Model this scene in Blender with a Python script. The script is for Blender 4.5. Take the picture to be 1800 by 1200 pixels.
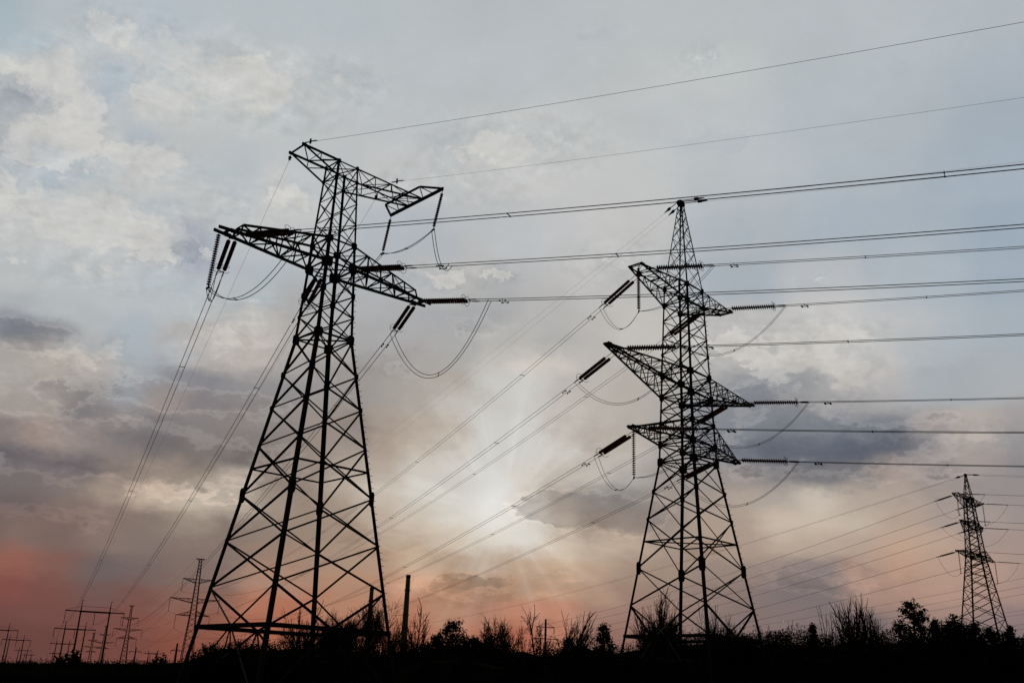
import bpy, math, random
from math import sin, cos, radians, degrees, sqrt, atan2, asin, pi
from mathutils import Vector, Matrix

for _o in list(bpy.data.objects):
    bpy.data.objects.remove(_o)
S = bpy.context.scene
COL = S.collection

# ------------------------------------------------------------------ camera
F_PX, PITCH, ROLL, EYE = 1684.05, radians(19.744), radians(2.0795), 1.6
cam_d = bpy.data.cameras.new("camera")
cam_d.sensor_width = 36.0
cam_d.lens = 36.0 * F_PX / 1800.0
cam_d.clip_start, cam_d.clip_end = 0.1, 20000
cam = bpy.data.objects.new("camera", cam_d)
COL.objects.link(cam)
FW = Vector((0, cos(PITCH), sin(PITCH)))
UP0 = Vector((0, -sin(PITCH), cos(PITCH)))
RT = cos(ROLL) * Vector((1, 0, 0)) + sin(ROLL) * UP0
UP = -sin(ROLL) * Vector((1, 0, 0)) + cos(ROLL) * UP0
m = Matrix((RT, UP, -FW)).transposed().to_4x4()
m.translation = (0, 0, EYE)
cam.matrix_world = m
S.camera = cam
S.view_settings.view_transform = 'Standard'
S.view_settings.look = 'None'
S.view_settings.exposure = 0.0
S.view_settings.gamma = 1.0


def ray(x, y):
    """Direction of the photograph's pixel, for measuring where things stand."""
    return FW + (x - 900) / F_PX * RT - (y - 600) / F_PX * UP


def at(x, y, dist):
    """Point seen at a pixel, dist metres away along the ground."""
    d = ray(x, y)
    return Vector((0, 0, EYE)) + d * (dist / sqrt(d.x * d.x + d.y * d.y))


def azel(x, y):
    d = ray(x, y).normalized()
    return degrees(atan2(d.x, d.y)), degrees(asin(d.z))


# ------------------------------------------------------------------ world and sun
SUN_AZ, SUN_EL = azel(882, 900)
w = bpy.data.worlds.new("World")
S.world = w
w.use_nodes = True
N, Lk = w.node_tree.nodes, w.node_tree.links
N.clear()


def nd(t, **kw):
    n = N.new('ShaderNode' + t)
    for k, v in kw.items():
        setattr(n, k, v)
    return n


def put(sock, v):
    if isinstance(v, bpy.types.NodeSocket):
        Lk.new(v, sock)
    else:
        sock.default_value = v


def mth(op, a, b=None, c=None, clamp=False):
    n = nd('Math', operation=op, use_clamp=clamp)
    put(n.inputs[0], a)
    if b is not None:
        put(n.inputs[1], b)
    if c is not None:
        put(n.inputs[2], c)
    return n.outputs[0]


def smooth(v, a, b, lo=0.0, hi=1.0):
    n = nd('MapRange', interpolation_type='SMOOTHSTEP')
    for i, x in enumerate((v, a, b, lo, hi)):
        put(n.inputs[i], x)
    return n.outputs[0]


def mixc(f, a, b, mode='MIX'):
    n = nd('Mix', data_type='RGBA', blend_type=mode)
    put(n.inputs[0], f)
    put(n.inputs[6], a)
    put(n.inputs[7], b)
    return n.outputs[2]


def lin(c):
    return tuple(((x / 255) / 12.92 if x <= 10.3 else (((x / 255) + .055) / 1.055) ** 2.4) for x in c)


tc = nd('TexCoord')
sep = nd('SeparateXYZ')
Lk.new(tc.outputs['Generated'], sep.inputs[0])
X, Y, Z = sep.outputs
AZ = mth('MULTIPLY', mth('ARCTAN2', X, Y), 180 / pi)
EL = mth('MULTIPLY', mth('ARCSINE', Z), 180 / pi)


def noise(scale, detail, rough, vec=None, dist=0.0, lac=2.0):
    n = nd('TexNoise')
    n.inputs['Scale'].default_value = scale
    n.inputs['Detail'].default_value = detail
    n.inputs['Roughness'].default_value = rough
    n.inputs['Distortion'].default_value = dist
    n.inputs['Lacunarity'].default_value = lac
    Lk.new(vec or tc.outputs['Generated'], n.inputs['Vector'])
    return n


# clouds lie flatter towards the horizon: stretch the noise space there
cmb = nd('CombineXYZ')
put(cmb.inputs[0], mth('DIVIDE', AZ, 10.0))
put(cmb.inputs[1], mth('DIVIDE', mth('MULTIPLY', mth('POWER', mth('MAXIMUM', mth('ADD', EL, 3.0), 0.01), 0.6), .95), 1.0))
QV = cmb.outputs[0]
n1 = noise(1.25, 5, .58, QV)
n2 = noise(4.2, 8, .66, QV, .15)
# turbulence that pulls the cloud edges about
s1, s2 = nd('SeparateColor'), nd('SeparateColor')
Lk.new(n1.outputs['Color'], s1.inputs[0])
Lk.new(n2.outputs['Color'], s2.inputs[0])
wa = mth('ADD', mth('MULTIPLY_ADD', s1.outputs[0], 2.2, -1.1), mth('MULTIPLY_ADD', s2.outputs[0], 2.2, -1.1))
we = mth('ADD', mth('MULTIPLY_ADD', s1.outputs[1], 1.2, -.6), mth('MULTIPLY_ADD', s2.outputs[1], 1.7, -.85))
AZW, ELW = mth('ADD', AZ, wa), mth('ADD', EL, we)

# the colours of the evening sky, measured here and there: (x, y of the view) -> colour
SKY = {
    40: [(0, 168, 182, 190), (150, 184, 191, 195), (300, 180, 189, 195), (450, 182, 189, 193), (600, 180, 187, 191), (900, 181, 187, 190), (1200, 185, 190, 192), (1500, 182, 188, 192), (1800, 177, 184, 189)],
    85: [(40, 178, 188, 194), (190, 197, 198, 197), (270, 184, 190, 194), (380, 190, 193, 194)],
    130: [(0, 190, 192, 192), (60, 200, 200, 198), (130, 197, 197, 196), (200, 178, 188, 195), (300, 197, 199, 198), (450, 196, 197, 196), (600, 186, 191, 193), (750, 183, 188, 191), (900, 183, 188, 191), (1200, 189, 193, 193), (1500, 179, 186, 190), (1800, 169, 178, 186)],
    185: [(20, 148, 156, 166), (70, 172, 176, 180), (130, 200, 199, 197), (200, 177, 185, 192), (270, 200, 200, 197), (400, 197, 198, 196), (560, 190, 193, 194)],
    230: [(0, 170, 174, 180), (50, 190, 190, 189), (110, 200, 199, 196), (160, 198, 197, 195), (230, 178, 186, 193), (350, 190, 193, 194), (500, 189, 193, 194), (700, 187, 191, 193), (900, 192, 194, 194), (1200, 187, 191, 193), (1500, 177, 184, 189), (1800, 162, 173, 183)],
    300: [(0, 185, 190, 193), (70, 176, 185, 192), (140, 182, 188, 192), (220, 199, 199, 197), (290, 196, 197, 196), (400, 182, 189, 193), (550, 186, 190, 192), (700, 192, 193, 193), (900, 197, 197, 195), (1100, 192, 194, 194), (1300, 184, 189, 192), (1500, 174, 182, 189), (1800, 163, 174, 184)],
    350: [(0, 198, 198, 195), (80, 194, 195, 194), (180, 196, 197, 195), (260, 184, 189, 192), (330, 194, 195, 194), (400, 186, 190, 192), (480, 196, 196, 194)],
    410: [(0, 194, 194, 192), (100, 195, 195, 194), (200, 196, 196, 194), (265, 196, 195, 193), (325, 162, 166, 176), (400, 188, 191, 192), (500, 189, 191, 192), (700, 178, 184, 190), (900, 186, 189, 191), (1100, 192, 192, 191), (1300, 175, 182, 188), (1500, 167, 177, 186), (1800, 156, 169, 181)],
    450: [(0, 188, 191, 192), (200, 192, 193, 193), (290, 186, 188, 190), (345, 165, 170, 180), (420, 180, 186, 190)],
    500: [(0, 187, 191, 192), (150, 185, 189, 191), (300, 180, 187, 191), (450, 176, 184, 189), (600, 176, 180, 184), (700, 178, 181, 184), (800, 194, 191, 188), (900, 181, 182, 183), (1050, 189, 188, 186), (1300, 170, 178, 185), (1450, 184, 187, 190), (1600, 171, 180, 187), (1800, 161, 173, 183)],
    545: [(0, 170, 174, 178), (120, 180, 186, 188), (330, 182, 187, 189), (440, 193, 189, 185), (560, 172, 172, 172), (760, 165, 166, 169), (860, 164, 165, 167), (950, 180, 178, 176), (1460, 196, 195, 194)],
    590: [(0, 128, 130, 138), (60, 124, 126, 134), (100, 138, 138, 142), (150, 172, 172, 172), (200, 176, 181, 184), (270, 168, 178, 186), (350, 184, 178, 173), (430, 190, 182, 176), (500, 174, 170, 167), (680, 168, 168, 169), (800, 166, 166, 166), (900, 179, 177, 174), (1000, 175, 173, 171), (1100, 193, 189, 184), (1290, 190, 187, 184), (1380, 188, 185, 182), (1470, 203, 200, 196), (1540, 188, 188, 188), (1700, 172, 180, 186), (1800, 167, 176, 183)],
    635: [(0, 168, 162, 156), (70, 180, 172, 164), (160, 182, 174, 167), (205, 172, 172, 172), (260, 165, 176, 184), (330, 172, 174, 176), (400, 188, 180, 174), (700, 164, 160, 158), (930, 206, 200, 192), (1330, 188, 184, 180), (1400, 192, 188, 184), (1480, 194, 191, 188)],
    680: [(0, 172, 166, 161), (60, 170, 163, 158), (135, 120, 118, 121), (180, 178, 170, 164), (225, 152, 158, 164), (270, 120, 122, 130), (340, 130, 129, 134), (440, 142, 140, 142), (600, 152, 147, 144), (700, 160, 154, 149), (800, 174, 166, 158), (900, 199, 198, 194), (1000, 186, 180, 175), (1100, 178, 172, 165), (1330, 142, 144, 149), (1400, 150, 150, 152), (1500, 183, 178, 175), (1650, 165, 170, 175), (1800, 169, 172, 175)],
    715: [(20, 168, 158, 152), (90, 162, 152, 146), (140, 122, 118, 120), (185, 172, 162, 155), (240, 138, 132, 133), (300, 164, 152, 146), (360, 138, 132, 133), (450, 140, 134, 133), (850, 199, 196, 191), (1300, 134, 137, 143), (1380, 132, 134, 140), (1450, 150, 149, 152)],
    755: [(0, 146, 135, 131), (60, 168, 150, 141), (150, 160, 147, 141), (200, 132, 125, 126), (300, 122, 117, 119), (450, 132, 124, 121), (600, 148, 138, 131), (700, 164, 152, 142), (780, 190, 178, 166), (860, 206, 205, 200), (920, 206, 205, 201), (1000, 194, 187, 180), (1080, 176, 168, 160), (1300, 130, 133, 140), (1400, 127, 133, 140), (1480, 120, 125, 133), (1560, 120, 123, 131), (1640, 166, 158, 155), (1720, 178, 169, 163), (1800, 158, 154, 154)],
    800: [(0, 120, 114, 117), (100, 120, 113, 116), (250, 120, 114, 115), (400, 124, 116, 114), (560, 146, 133, 124), (680, 168, 153, 140), (760, 195, 185, 173), (820, 199, 193, 185), (890, 209, 208, 204), (960, 205, 202, 196), (1050, 186, 178, 170), (1300, 122, 125, 134), (1400, 102, 107, 118), (1480, 94, 100, 112), (1560, 100, 104, 114), (1640, 132, 128, 132), (1700, 172, 160, 153), (1800, 140, 137, 140)],
    845: [(0, 116, 108, 108), (150, 126, 115, 111), (250, 160, 143, 130), (330, 150, 136, 125), (500, 138, 125, 116), (640, 178, 165, 152), (720, 204, 200, 193), (800, 206, 203, 197), (870, 212, 212, 208), (930, 208, 203, 195), (1000, 188, 180, 170), (1100, 170, 165, 160), (1200, 150, 143, 138), (1300, 150, 142, 140), (1400, 118, 116, 120), (1500, 122, 119, 122), (1600, 174, 157, 146), (1700, 150, 142, 141), (1800, 146, 139, 139)],
    880: [(0, 108, 97, 97), (150, 124, 110, 105), (260, 178, 158, 141), (360, 182, 167, 150), (440, 150, 134, 121), (560, 150, 133, 120), (680, 197, 188, 176), (780, 208, 205, 198), (870, 213, 213, 210), (925, 202, 194, 184), (980, 152, 141, 132), (1040, 136, 132, 128), (1100, 130, 126, 125), (1200, 156, 144, 136), (1300, 172, 158, 147), (1430, 196, 185, 172), (1520, 178, 164, 152), (1640, 156, 144, 138), (1800, 150, 140, 137)],
    920: [(0, 100, 88, 88), (60, 108, 94, 92), (250, 130, 115, 107), (400, 132, 117, 108), (550, 148, 130, 116), (660, 174, 152, 132), (700, 201, 194, 184), (750, 199, 188, 173), (820, 208, 203, 194), (890, 213, 212, 208), (960, 204, 193, 180), (1040, 146, 132, 122), (1100, 150, 136, 126), (1250, 168, 150, 137), (1400, 197, 182, 166), (1500, 190, 176, 160), (1600, 174, 156, 143), (1700, 160, 147, 142), (1800, 150, 138, 134)],
    955: [(0, 132, 105, 94), (50, 138, 108, 97), (120, 118, 97, 92), (250, 126, 111, 106), (400, 128, 112, 104), (600, 160, 138, 121), (700, 182, 160, 140), (780, 199, 184, 167), (850, 208, 200, 188), (920, 211, 207, 199), (1000, 204, 190, 172), (1080, 184, 164, 146), (1250, 166, 147, 133), (1400, 180, 162, 146), (1600, 188, 160, 140), (1800, 160, 141, 133)],
    1000: [(0, 148, 92, 80), (40, 146, 94, 83), (100, 126, 90, 83), (180, 107, 95, 95), (350, 122, 104, 98), (500, 162, 132, 115), (640, 168, 138, 117), (720, 190, 165, 142), (790, 164, 139, 118), (880, 176, 152, 133), (960, 190, 162, 138), (1050, 178, 152, 132), (1150, 154, 134, 120), (1250, 146, 129, 120), (1400, 138, 124, 120), (1480, 130, 120, 120), (1550, 184, 150, 130), (1700, 180, 150, 134), (1800, 164, 140, 132)],
    1040: [(0, 126, 76, 69), (60, 118, 76, 71), (180, 110, 85, 82), (350, 128, 95, 86), (500, 176, 124, 100), (640, 172, 128, 105), (720, 205, 160, 132), (800, 178, 138, 112), (880, 163, 134, 113), (960, 182, 146, 122), (1040, 168, 138, 118), (1100, 150, 124, 111), (1250, 138, 119, 112), (1420, 122, 111, 112), (1560, 170, 138, 124), (1700, 178, 146, 131), (1800, 162, 136, 129)],
    1075: [(0, 110, 71, 68), (150, 113, 73, 70), (250, 122, 77, 70), (350, 136, 86, 73), (500, 168, 102, 80), (700, 172, 116, 92), (850, 164, 120, 101), (950, 182, 126, 105), (1100, 146, 114, 105), (1300, 126, 109, 106), (1500, 124, 109, 110), (1650, 150, 126, 119), (1800, 140, 120, 119)],
    868: [(200, 160, 143, 131), (260, 192, 174, 157), (340, 202, 190, 176), (410, 196, 184, 170), (470, 160, 146, 134)],
    926: [(50, 128, 109, 102), (106, 132, 113, 105), (180, 134, 116, 108)],
    646: [(1320, 190, 187, 184), (1406, 196, 194, 190), (1480, 197, 194, 191), (806, 168, 166, 164)],
    506: [(740, 178, 180, 181), (806, 170, 170, 170), (870, 168, 169, 170)],
    864: [(960, 198, 190, 180), (1040, 190, 182, 174), (1110, 176, 168, 162)],
    893: [(945, 176, 160, 146), (1000, 138, 130, 125), (1060, 128, 126, 126), (1120, 124, 122, 123)],
    925: [(1000, 158, 140, 126), (1060, 146, 132, 124), (1110, 138, 128, 124)],
    976: [(760, 203, 190, 172), (840, 206, 196, 182)],
    1006: [(750, 172, 148, 127), (800, 158, 135, 116), (870, 166, 144, 126)],
    1135: [(0, 102, 65, 62), (200, 112, 69, 64), (280, 130, 74, 64), (400, 132, 76, 65), (700, 158, 90, 70), (900, 166, 96, 78), (1100, 138, 102, 95), (1300, 124, 104, 102), (1500, 120, 104, 105), (1800, 118, 103, 104)],
}
PTS = []
for y, row in SKY.items():
    for x, r, g, b in row:
        a, e = azel(x, y)
        if b > r + 4:      # clear air here leans to teal rather than violet
            g, b = g + (b - r) * .02, r + (b - r) * 1.06
        PTS.append((a, e, lin((r, g, b))))


def measured(a, e):
    sw, acc = 0.0, [0, 0, 0]
    for pa, pe, c in PTS:
        d = ((pa - a) / 2.2) ** 2 + ((pe - e) / 1.2) ** 2
        k = 1.0 / (0.05 + d) ** 2.8
        sw += k
        for i in range(3):
            acc[i] += c[i] * k
    return [v / sw for v in acc]


A0, A1, ROWS, COLS = -33.0, 33.0, 32, 32
E0, E1 = 0.0, 41.0
tA = smooth(AZW, A0, A1)
tA.node.interpolation_type = 'LINEAR'
prev = None
for j in range(ROWS):
    e = E0 + (E1 - E0) * j / (ROWS - 1)
    rp = nd('ValToRGB')
    cr = rp.color_ramp
    cr.interpolation = 'EASE'
    while len(cr.elements) < COLS:
        cr.elements.new(1.0)
    for i in range(COLS):
        cr.elements[i].position = i / (COLS - 1)
    for i in range(COLS):
        cr.elements[i].color = (*measured(A0 + (A1 - A0) * i / (COLS - 1), e), 1)
    Lk.new(tA, rp.inputs[0])
    col = rp.outputs[0]
    prev = col if prev is None else mixc(smooth(ELW, e - (E1 - E0) / (ROWS - 1), e), prev, col)
BASE = prev


# heaps of cloud with crisp rims: soft blobs, broken up by noise, then cut at a threshold
ew = nd('CombineXYZ')
put(ew.inputs[0], mth('ADD', AZ, mth('MULTIPLY_ADD', s2.outputs[0], 3.4, -1.7)))
put(ew.inputs[1], mth('ADD', EL, mth('MULTIPLY_ADD', s2.outputs[1], 2.4, -1.2)))


def heaps(blobs):
    acc = None
    for x, y, rx, ry, wt in blobs:
        a, e = azel(x, y)
        k = 180 / pi / F_PX
        mp = nd('Mapping', vector_type='TEXTURE')
        mp.inputs['Location'].default_value = (a, e, 0)
        mp.inputs['Scale'].default_value = (rx * 1.5 * k, ry * 1.5 * k, 1)
        Lk.new(ew.outputs[0], mp.inputs['Vector'])
        gr = nd('TexGradient', gradient_type='SPHERICAL')
        Lk.new(mp.outputs[0], gr.inputs[0])
        v = mth('MULTIPLY', gr.outputs['Fac'], wt)
        acc = v if acc is None else mth('SMOOTH_MAX', acc, v, .15)
    return acc


BRIGHT = [(20, 115, 60, 34, 1.2), (105, 130, 80, 58, 1.3), (90, 250, 120, 62, 1.3), (150, 200, 52, 56, 1.2), (190, 45, 62, 36, 1.1), (290, 95, 130, 62, 1.2), (430, 150, 190, 70, 1.2), (285, 165, 105, 40, 1.2), (250, 285, 115, 44, 1.2), (590, 150, 120, 50, .9),
          (10, 345, 46, 62, 1.1), (150, 385, 210, 66, 1.3), (300, 415, 90, 60, 1.2), (400, 350, 110, 34, 1), (500, 345, 70, 34, 1), (150, 470, 180, 40, .9), (900, 255, 200, 60, 1), (820, 320, 150, 45, .9), (1100, 470, 130, 50, .8),
          (700, 330, 60, 30, .8), (1225, 103, 60, 22, .8),
          (790, 490, 90, 24, 1.1), (870, 484, 60, 18, 1.1), (390, 590, 100, 70, .9), (440, 540, 70, 36, .9), (140, 625, 80, 36, 1), (195, 612, 28, 34, 1), (25, 700, 70, 60, .8), (200, 728, 80, 16, 1), (80, 750, 100, 15, .9),
          (1465, 585, 90, 36, 1.3), (1385, 635, 140, 58, 1.2), (1290, 605, 100, 55, 1.1), (1490, 655, 55, 52, 1.2), (1700, 772, 120, 28, 1), (1640, 805, 60, 18, .8), (1430, 492, 32, 14, .9), (1590, 775, 70, 20, .8), (985, 1018, 60, 18, .8),
          (730, 1042, 90, 22, .7), (285, 860, 110, 15, 1.3), (385, 875, 90, 9, 1.2), (1000, 872, 90, 12, .8), (1500, 845, 110, 20, .7), (1640, 880, 90, 18, .6), (1560, 1020, 110, 32, .6), (780, 1060, 60, 14, .6), (950, 1095, 70, 18, .6), (530, 1010, 70, 30, .5)]
DARK = [(25, 185, 60, 32, 1.1), (325, 440, 38, 28, 1), (50, 588, 80, 32, 1.1), (115, 692, 60, 36, 1), (340, 700, 190, 34, 1), (170, 790, 340, 58, 1.2), (850, 575, 90, 42, .7), (470, 600, 50, 40, .6), (1330, 695, 80, 46, .9), (1450, 790, 210, 46, 1.2), (1390, 755, 130, 52, 1), (1640, 740, 70, 22, .7),
        (1000, 893, 112, 38, 1.4), (1095, 905, 85, 40, 1.3), (815, 1027, 100, 30, 1), (1430, 1022, 120, 28, .9), (720, 655, 70, 46, .6), (1350, 820, 110, 30, .7), (90, 905, 150, 24, .7), (600, 690, 60, 50, .5), (1560, 850, 80, 16, .6), (1650, 835, 70, 14, .6), (950, 1040, 60, 14, .5)]
VEIL = [(765, 752, 105, 62, 1.2), (835, 700, 50, 30, 1), (1020, 770, 110, 60, 1.1), (665, 945, 110, 34, 1.2), (790, 1045, 130, 52, 1.3), (870, 1040, 60, 50, 1.1), (640, 760, 90, 60, 1), (690, 640, 110, 50, 1), (960, 620, 90, 40, .9), (1240, 960, 90, 30, .9), (1500, 1000, 110, 40, .8),
        (600, 210, 150, 30, .9), (1250, 250, 260, 40, .9), (1050, 60, 200, 30, .8), (1560, 130, 190, 40, .8), (1650, 330, 170, 40, .9), (1300, 420, 150, 40, .8), (620, 420, 90, 50, .8)]
nf = noise(2.6, 10, .62, QV, .2)
nf2 = noise(9.0, 9, .68, QV, .1)
vo = nd('TexVoronoi', feature='F1')
vo.inputs['Scale'].default_value = 7.0
vo.inputs['Detail'].default_value = 3.0
vo.inputs['Roughness'].default_value = .6
wv_ = nd('VectorMath', operation='MULTIPLY_ADD')
Lk.new(n2.outputs['Color'], wv_.inputs[0])
wv_.inputs[1].default_value = (.22, .22, 0)
Lk.new(QV, wv_.inputs[2])
Lk.new(wv_.outputs[0], vo.inputs['Vector'])
puff = mth('SUBTRACT', .42, vo.outputs['Distance'])
fb = mth('ADD', mth('MULTIPLY_ADD', nf.outputs[0], .8, -.4), mth('MULTIPLY_ADD', nf2.outputs[0], .34, -.17))
HB, HD, HV = heaps(BRIGHT), heaps(DARK), heaps(VEIL)
DB = mth('ADD', HB, mth('MULTIPLY_ADD', puff, .42, fb))
DD = mth('ADD', HD, mth('MULTIPLY_ADD', puff, .22, fb))
up_ = smooth(EL, 6.0, 24.0)
lit = mixc(up_, mixc(1.0, BASE, (1.45, 1.36, 1.30, 1), 'MULTIPLY'), (*lin((211, 209, 204)), 1))
# bright heaps: sharp outer edge, fading towards the middle; the gap beside them a shade deeper
sof = smooth(n1.outputs[0], .36, .58, .11, .50)      # how ragged or soft an edge is
mb_ = smooth(DB, .33, mth('ADD', .33, sof))
deep = smooth(DB, .95, .40)
col = mixc(mth('MULTIPLY', mth('MULTIPLY', smooth(DB, .05, .33), mth('SUBTRACT', 1.0, mb_)), .26), BASE, mixc(1.0, BASE, (.80, .87, .92, 1), 'MULTIPLY'))
col = mixc(mth('MULTIPLY', mb_, mth('MULTIPLY_ADD', deep, .38, .18)), col, lit)
# dark heaps: bright rim, then shade that eases off downwards
md = smooth(DD, .36, mth('ADD', .38, sof))
rim = mth('MULTIPLY', mth('MULTIPLY', smooth(DD, .22, .35), smooth(DD, .46, .38)), smooth(HD, .05, .2))
dk = mixc(1.0, BASE, mixc(up_, (.66, .66, .69, 1), (.76, .80, .84, 1)), 'MULTIPLY')
dd_ = smooth(DD, 1.0, .45)
# thin grey veils
DV = mth('ADD', HV, mth('MULTIPLY_ADD', puff, .3, fb))
mv = smooth(DV, .34, mth('ADD', .40, sof))
vc = mixc(1.0, BASE, mixc(up_, (.80, .75, .71, 1), (.92, .945, .97, 1)), 'MULTIPLY')
col = mixc(mth('MULTIPLY', mv, mth('MULTIPLY_ADD', smooth(DV, 1.0, .4), .45, .45)), col, vc)
soft = noise(1.1, 7, .56, QV, .3)
sv = mth('MULTIPLY_ADD', soft.outputs[0], .22, .89)
svc = nd('CombineColor')
for i in range(3):
    put(svc.inputs[i], sv)
col = mixc(1.0, col, svc.outputs[0], 'MULTIPLY')
# relief: the same noise looked up a little nearer the sun tells which flanks are lit
dx, dy = mth('SUBTRACT', SUN_AZ, AZ), mth('SUBTRACT', SUN_EL + 3.0, EL)
dl = mth('DIVIDE', .42, mth('MAXIMUM', mth('SQRT', mth('ADD', mth('MULTIPLY', dx, dx), mth('MULTIPLY', dy, dy))), 1.0))
cm2 = nd('CombineXYZ')
put(cm2.inputs[0], mth('DIVIDE', mth('MULTIPLY_ADD', dx, dl, AZ), 10.0))
put(cm2.inputs[1], mth('DIVIDE', mth('MULTIPLY', mth('POWER', mth('MAXIMUM', mth('ADD', mth('MULTIPLY_ADD', dy, dl, EL), 3.0), 0.01), 0.6), .95), 1.0))
nfs = noise(2.6, 10, .62, cm2.outputs[0], .2)
emb = mth('SUBTRACT', nf.outputs[0], nfs.outputs[0])
col = mixc(mth('MULTIPLY', md, mth('MULTIPLY_ADD', dd_, .56, .30)), col, dk)
col = mixc(mth('MULTIPLY', mth('MULTIPLY', rim, .32), mth('SUBTRACT', 1.0, mth('MULTIPLY', up_, .75))), col, lit)
hm = mth('ADD', mth('MULTIPLY', smooth(HB, .1, .6), 1.25), mth('MULTIPLY', smooth(HD, .1, .6), .35), clamp=True)
amt = mth('MULTIPLY_ADD', hm, .75, .12)
ev = mth('ADD', 1.0, mth('MINIMUM', mth('MAXIMUM', mth('MULTIPLY', emb, mth('MULTIPLY', amt, .75)), -.10), .14))
evc = nd('CombineColor')
for i in range(3):
    put(evc.inputs[i], ev)
col = mixc(1.0, col, evc.outputs[0], 'MULTIPLY')
# fine wisps everywhere
wisp = noise(5.0, 9, .66, QV, .6)
wv = mth('ADD', 1.0, mth('MULTIPLY', mth('SUBTRACT', wisp.outputs[0], .5), mth('MULTIPLY', amt, .36)))
wc = nd('CombineColor')
for i in range(3):
    put(wc.inputs[i], wv)
col = mixc(1.0, col, wc.outputs[0], 'MULTIPLY')

# the veiled sun: glow and rays
sd = Vector((sin(radians(SUN_AZ)) * cos(radians(SUN_EL)), cos(radians(SUN_AZ)) * cos(radians(SUN_EL)), sin(radians(SUN_EL))))
dt = nd('VectorMath', operation='DOT_PRODUCT')
Lk.new(tc.outputs['Generated'], dt.inputs[0])
dt.inputs[1].default_value = sd
ang = mth('MULTIPLY', mth('ARCCOSINE', mth('MINIMUM', dt.outputs['Value'], 1.0)), 180 / pi)
angw = mth('ADD', ang, mth('ADD', mth('MULTIPLY_ADD', s2.outputs[2], 1.6, -.8), mth('MULTIPLY_ADD', s1.outputs[2], 2.4, -1.2)))
phi = mth('ARCTAN2', mth('SUBTRACT', EL, SUN_EL), mth('SUBTRACT', AZ, SUN_AZ))
pv = nd('CombineXYZ')
put(pv.inputs[0], mth('MULTIPLY', phi, 2.2))
rn = noise(1.8, 3, .5, pv.outputs[0])
rays = mth('MULTIPLY', smooth(rn.outputs[0], .42, .66), mth('MULTIPLY', smooth(ang, 1.5, 3.5), smooth(ang, 12.0, 3.5)))
g1 = mth('POWER', smooth(angw, 3.2, 0.2), 1.3)
g2 = mth('POWER', smooth(ang, 9.0, 0.0), 2.0)
shade = mth('MULTIPLY_ADD', md, -.85, 1.0)
glow = mth('MULTIPLY', mth('ADD', mth('MULTIPLY', g1, .085), mth('MULTIPLY', g2, .015)), shade)
glow = mth('ADD', glow, mth('MULTIPLY', rays, .055))
gs = nd('VectorMath', operation='SCALE')
gs.inputs[0].default_value = (1.0, .96, .90)
Lk.new(glow, gs.inputs['Scale'])
col = mixc(1.0, col, gs.outputs[0], 'ADD')

# away from the sunset the sky is dim; below the horizon nothing shines
vd = nd('VectorMath', operation='DOT_PRODUCT')
Lk.new(tc.outputs['Generated'], vd.inputs[0])
vd.inputs[1].default_value = (0, cos(radians(17)), sin(radians(17)))
fall = smooth(vd.outputs['Value'], .40, .78, .03, 1.0)
fc = nd('CombineColor')
for i in range(3):
    put(fc.inputs[i], fall)
col = mixc(1.0, col, fc.outputs[0], 'MULTIPLY')

skyt = nd('TexSky', sky_type='NISHITA')
skyt.sun_disc = False
skyt.sun_elevation = radians(SUN_EL)
skyt.sun_rotation = radians(SUN_AZ)
skyt.air_density, skyt.dust_density = 1.0, 1.0
ss = nd('VectorMath', operation='SCALE')
Lk.new(skyt.outputs[0], ss.inputs[0])
ss.inputs['Scale'].default_value = .004
cs = nd('VectorMath', operation='SCALE')
Lk.new(col, cs.inputs[0])
cs.inputs['Scale'].default_value = 10.0
tot = nd('VectorMath', operation='ADD')
Lk.new(cs.outputs[0], tot.inputs[0])
Lk.new(ss.outputs[0], tot.inputs[1])
bg = nd('Background')
bg.inputs['Strength'].default_value = 0.1
Lk.new(tot.outputs[0], bg.inputs[0])
wo = nd('OutputWorld')
Lk.new(bg.outputs[0], wo.inputs[0])

sun_d = bpy.data.lights.new('sun', 'SUN')
sun_d.energy = 0.6
sun_d.angle = radians(10)
sun_d.color = (1.0, .80, .60)
sun = bpy.data.objects.new('sun', sun_d)
COL.objects.link(sun)
sun.rotation_euler = (-sd).to_track_quat('-Z', 'Y').to_euler()


# ------------------------------------------------------------------ materials
def mat(name, col, rough=0.7, metal=0.0, var=0.25, scale=3.0, spec=0.3):
    mt = bpy.data.materials.new(name)
    mt.use_nodes = True
    nt = mt.node_tree
    b = nt.nodes['Principled BSDF']
    tc = nt.nodes.new('ShaderNodeTexCoord')
    nz = nt.nodes.new('ShaderNodeTexNoise')
    nz.inputs['Scale'].default_value = scale
    nz.inputs['Detail'].default_value = 5
    nt.links.new(tc.outputs['Object'], nz.inputs['Vector'])
    mx = nt.nodes.new('ShaderNodeMix')
    mx.data_type = 'RGBA'
    mx.inputs[6].default_value = (*[c * (1 - var) for c in col], 1)
    mx.inputs[7].default_value = (*[c * (1 + var) for c in col], 1)
    nt.links.new(nz.outputs['Fac'], mx.inputs[0])
    nt.links.new(mx.outputs[2], b.inputs['Base Color'])
    b.inputs['Roughness'].default_value = rough
    b.inputs['Metallic'].default_value = metal
    b.inputs['Specular IOR Level'].default_value = spec
    return mt


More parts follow.
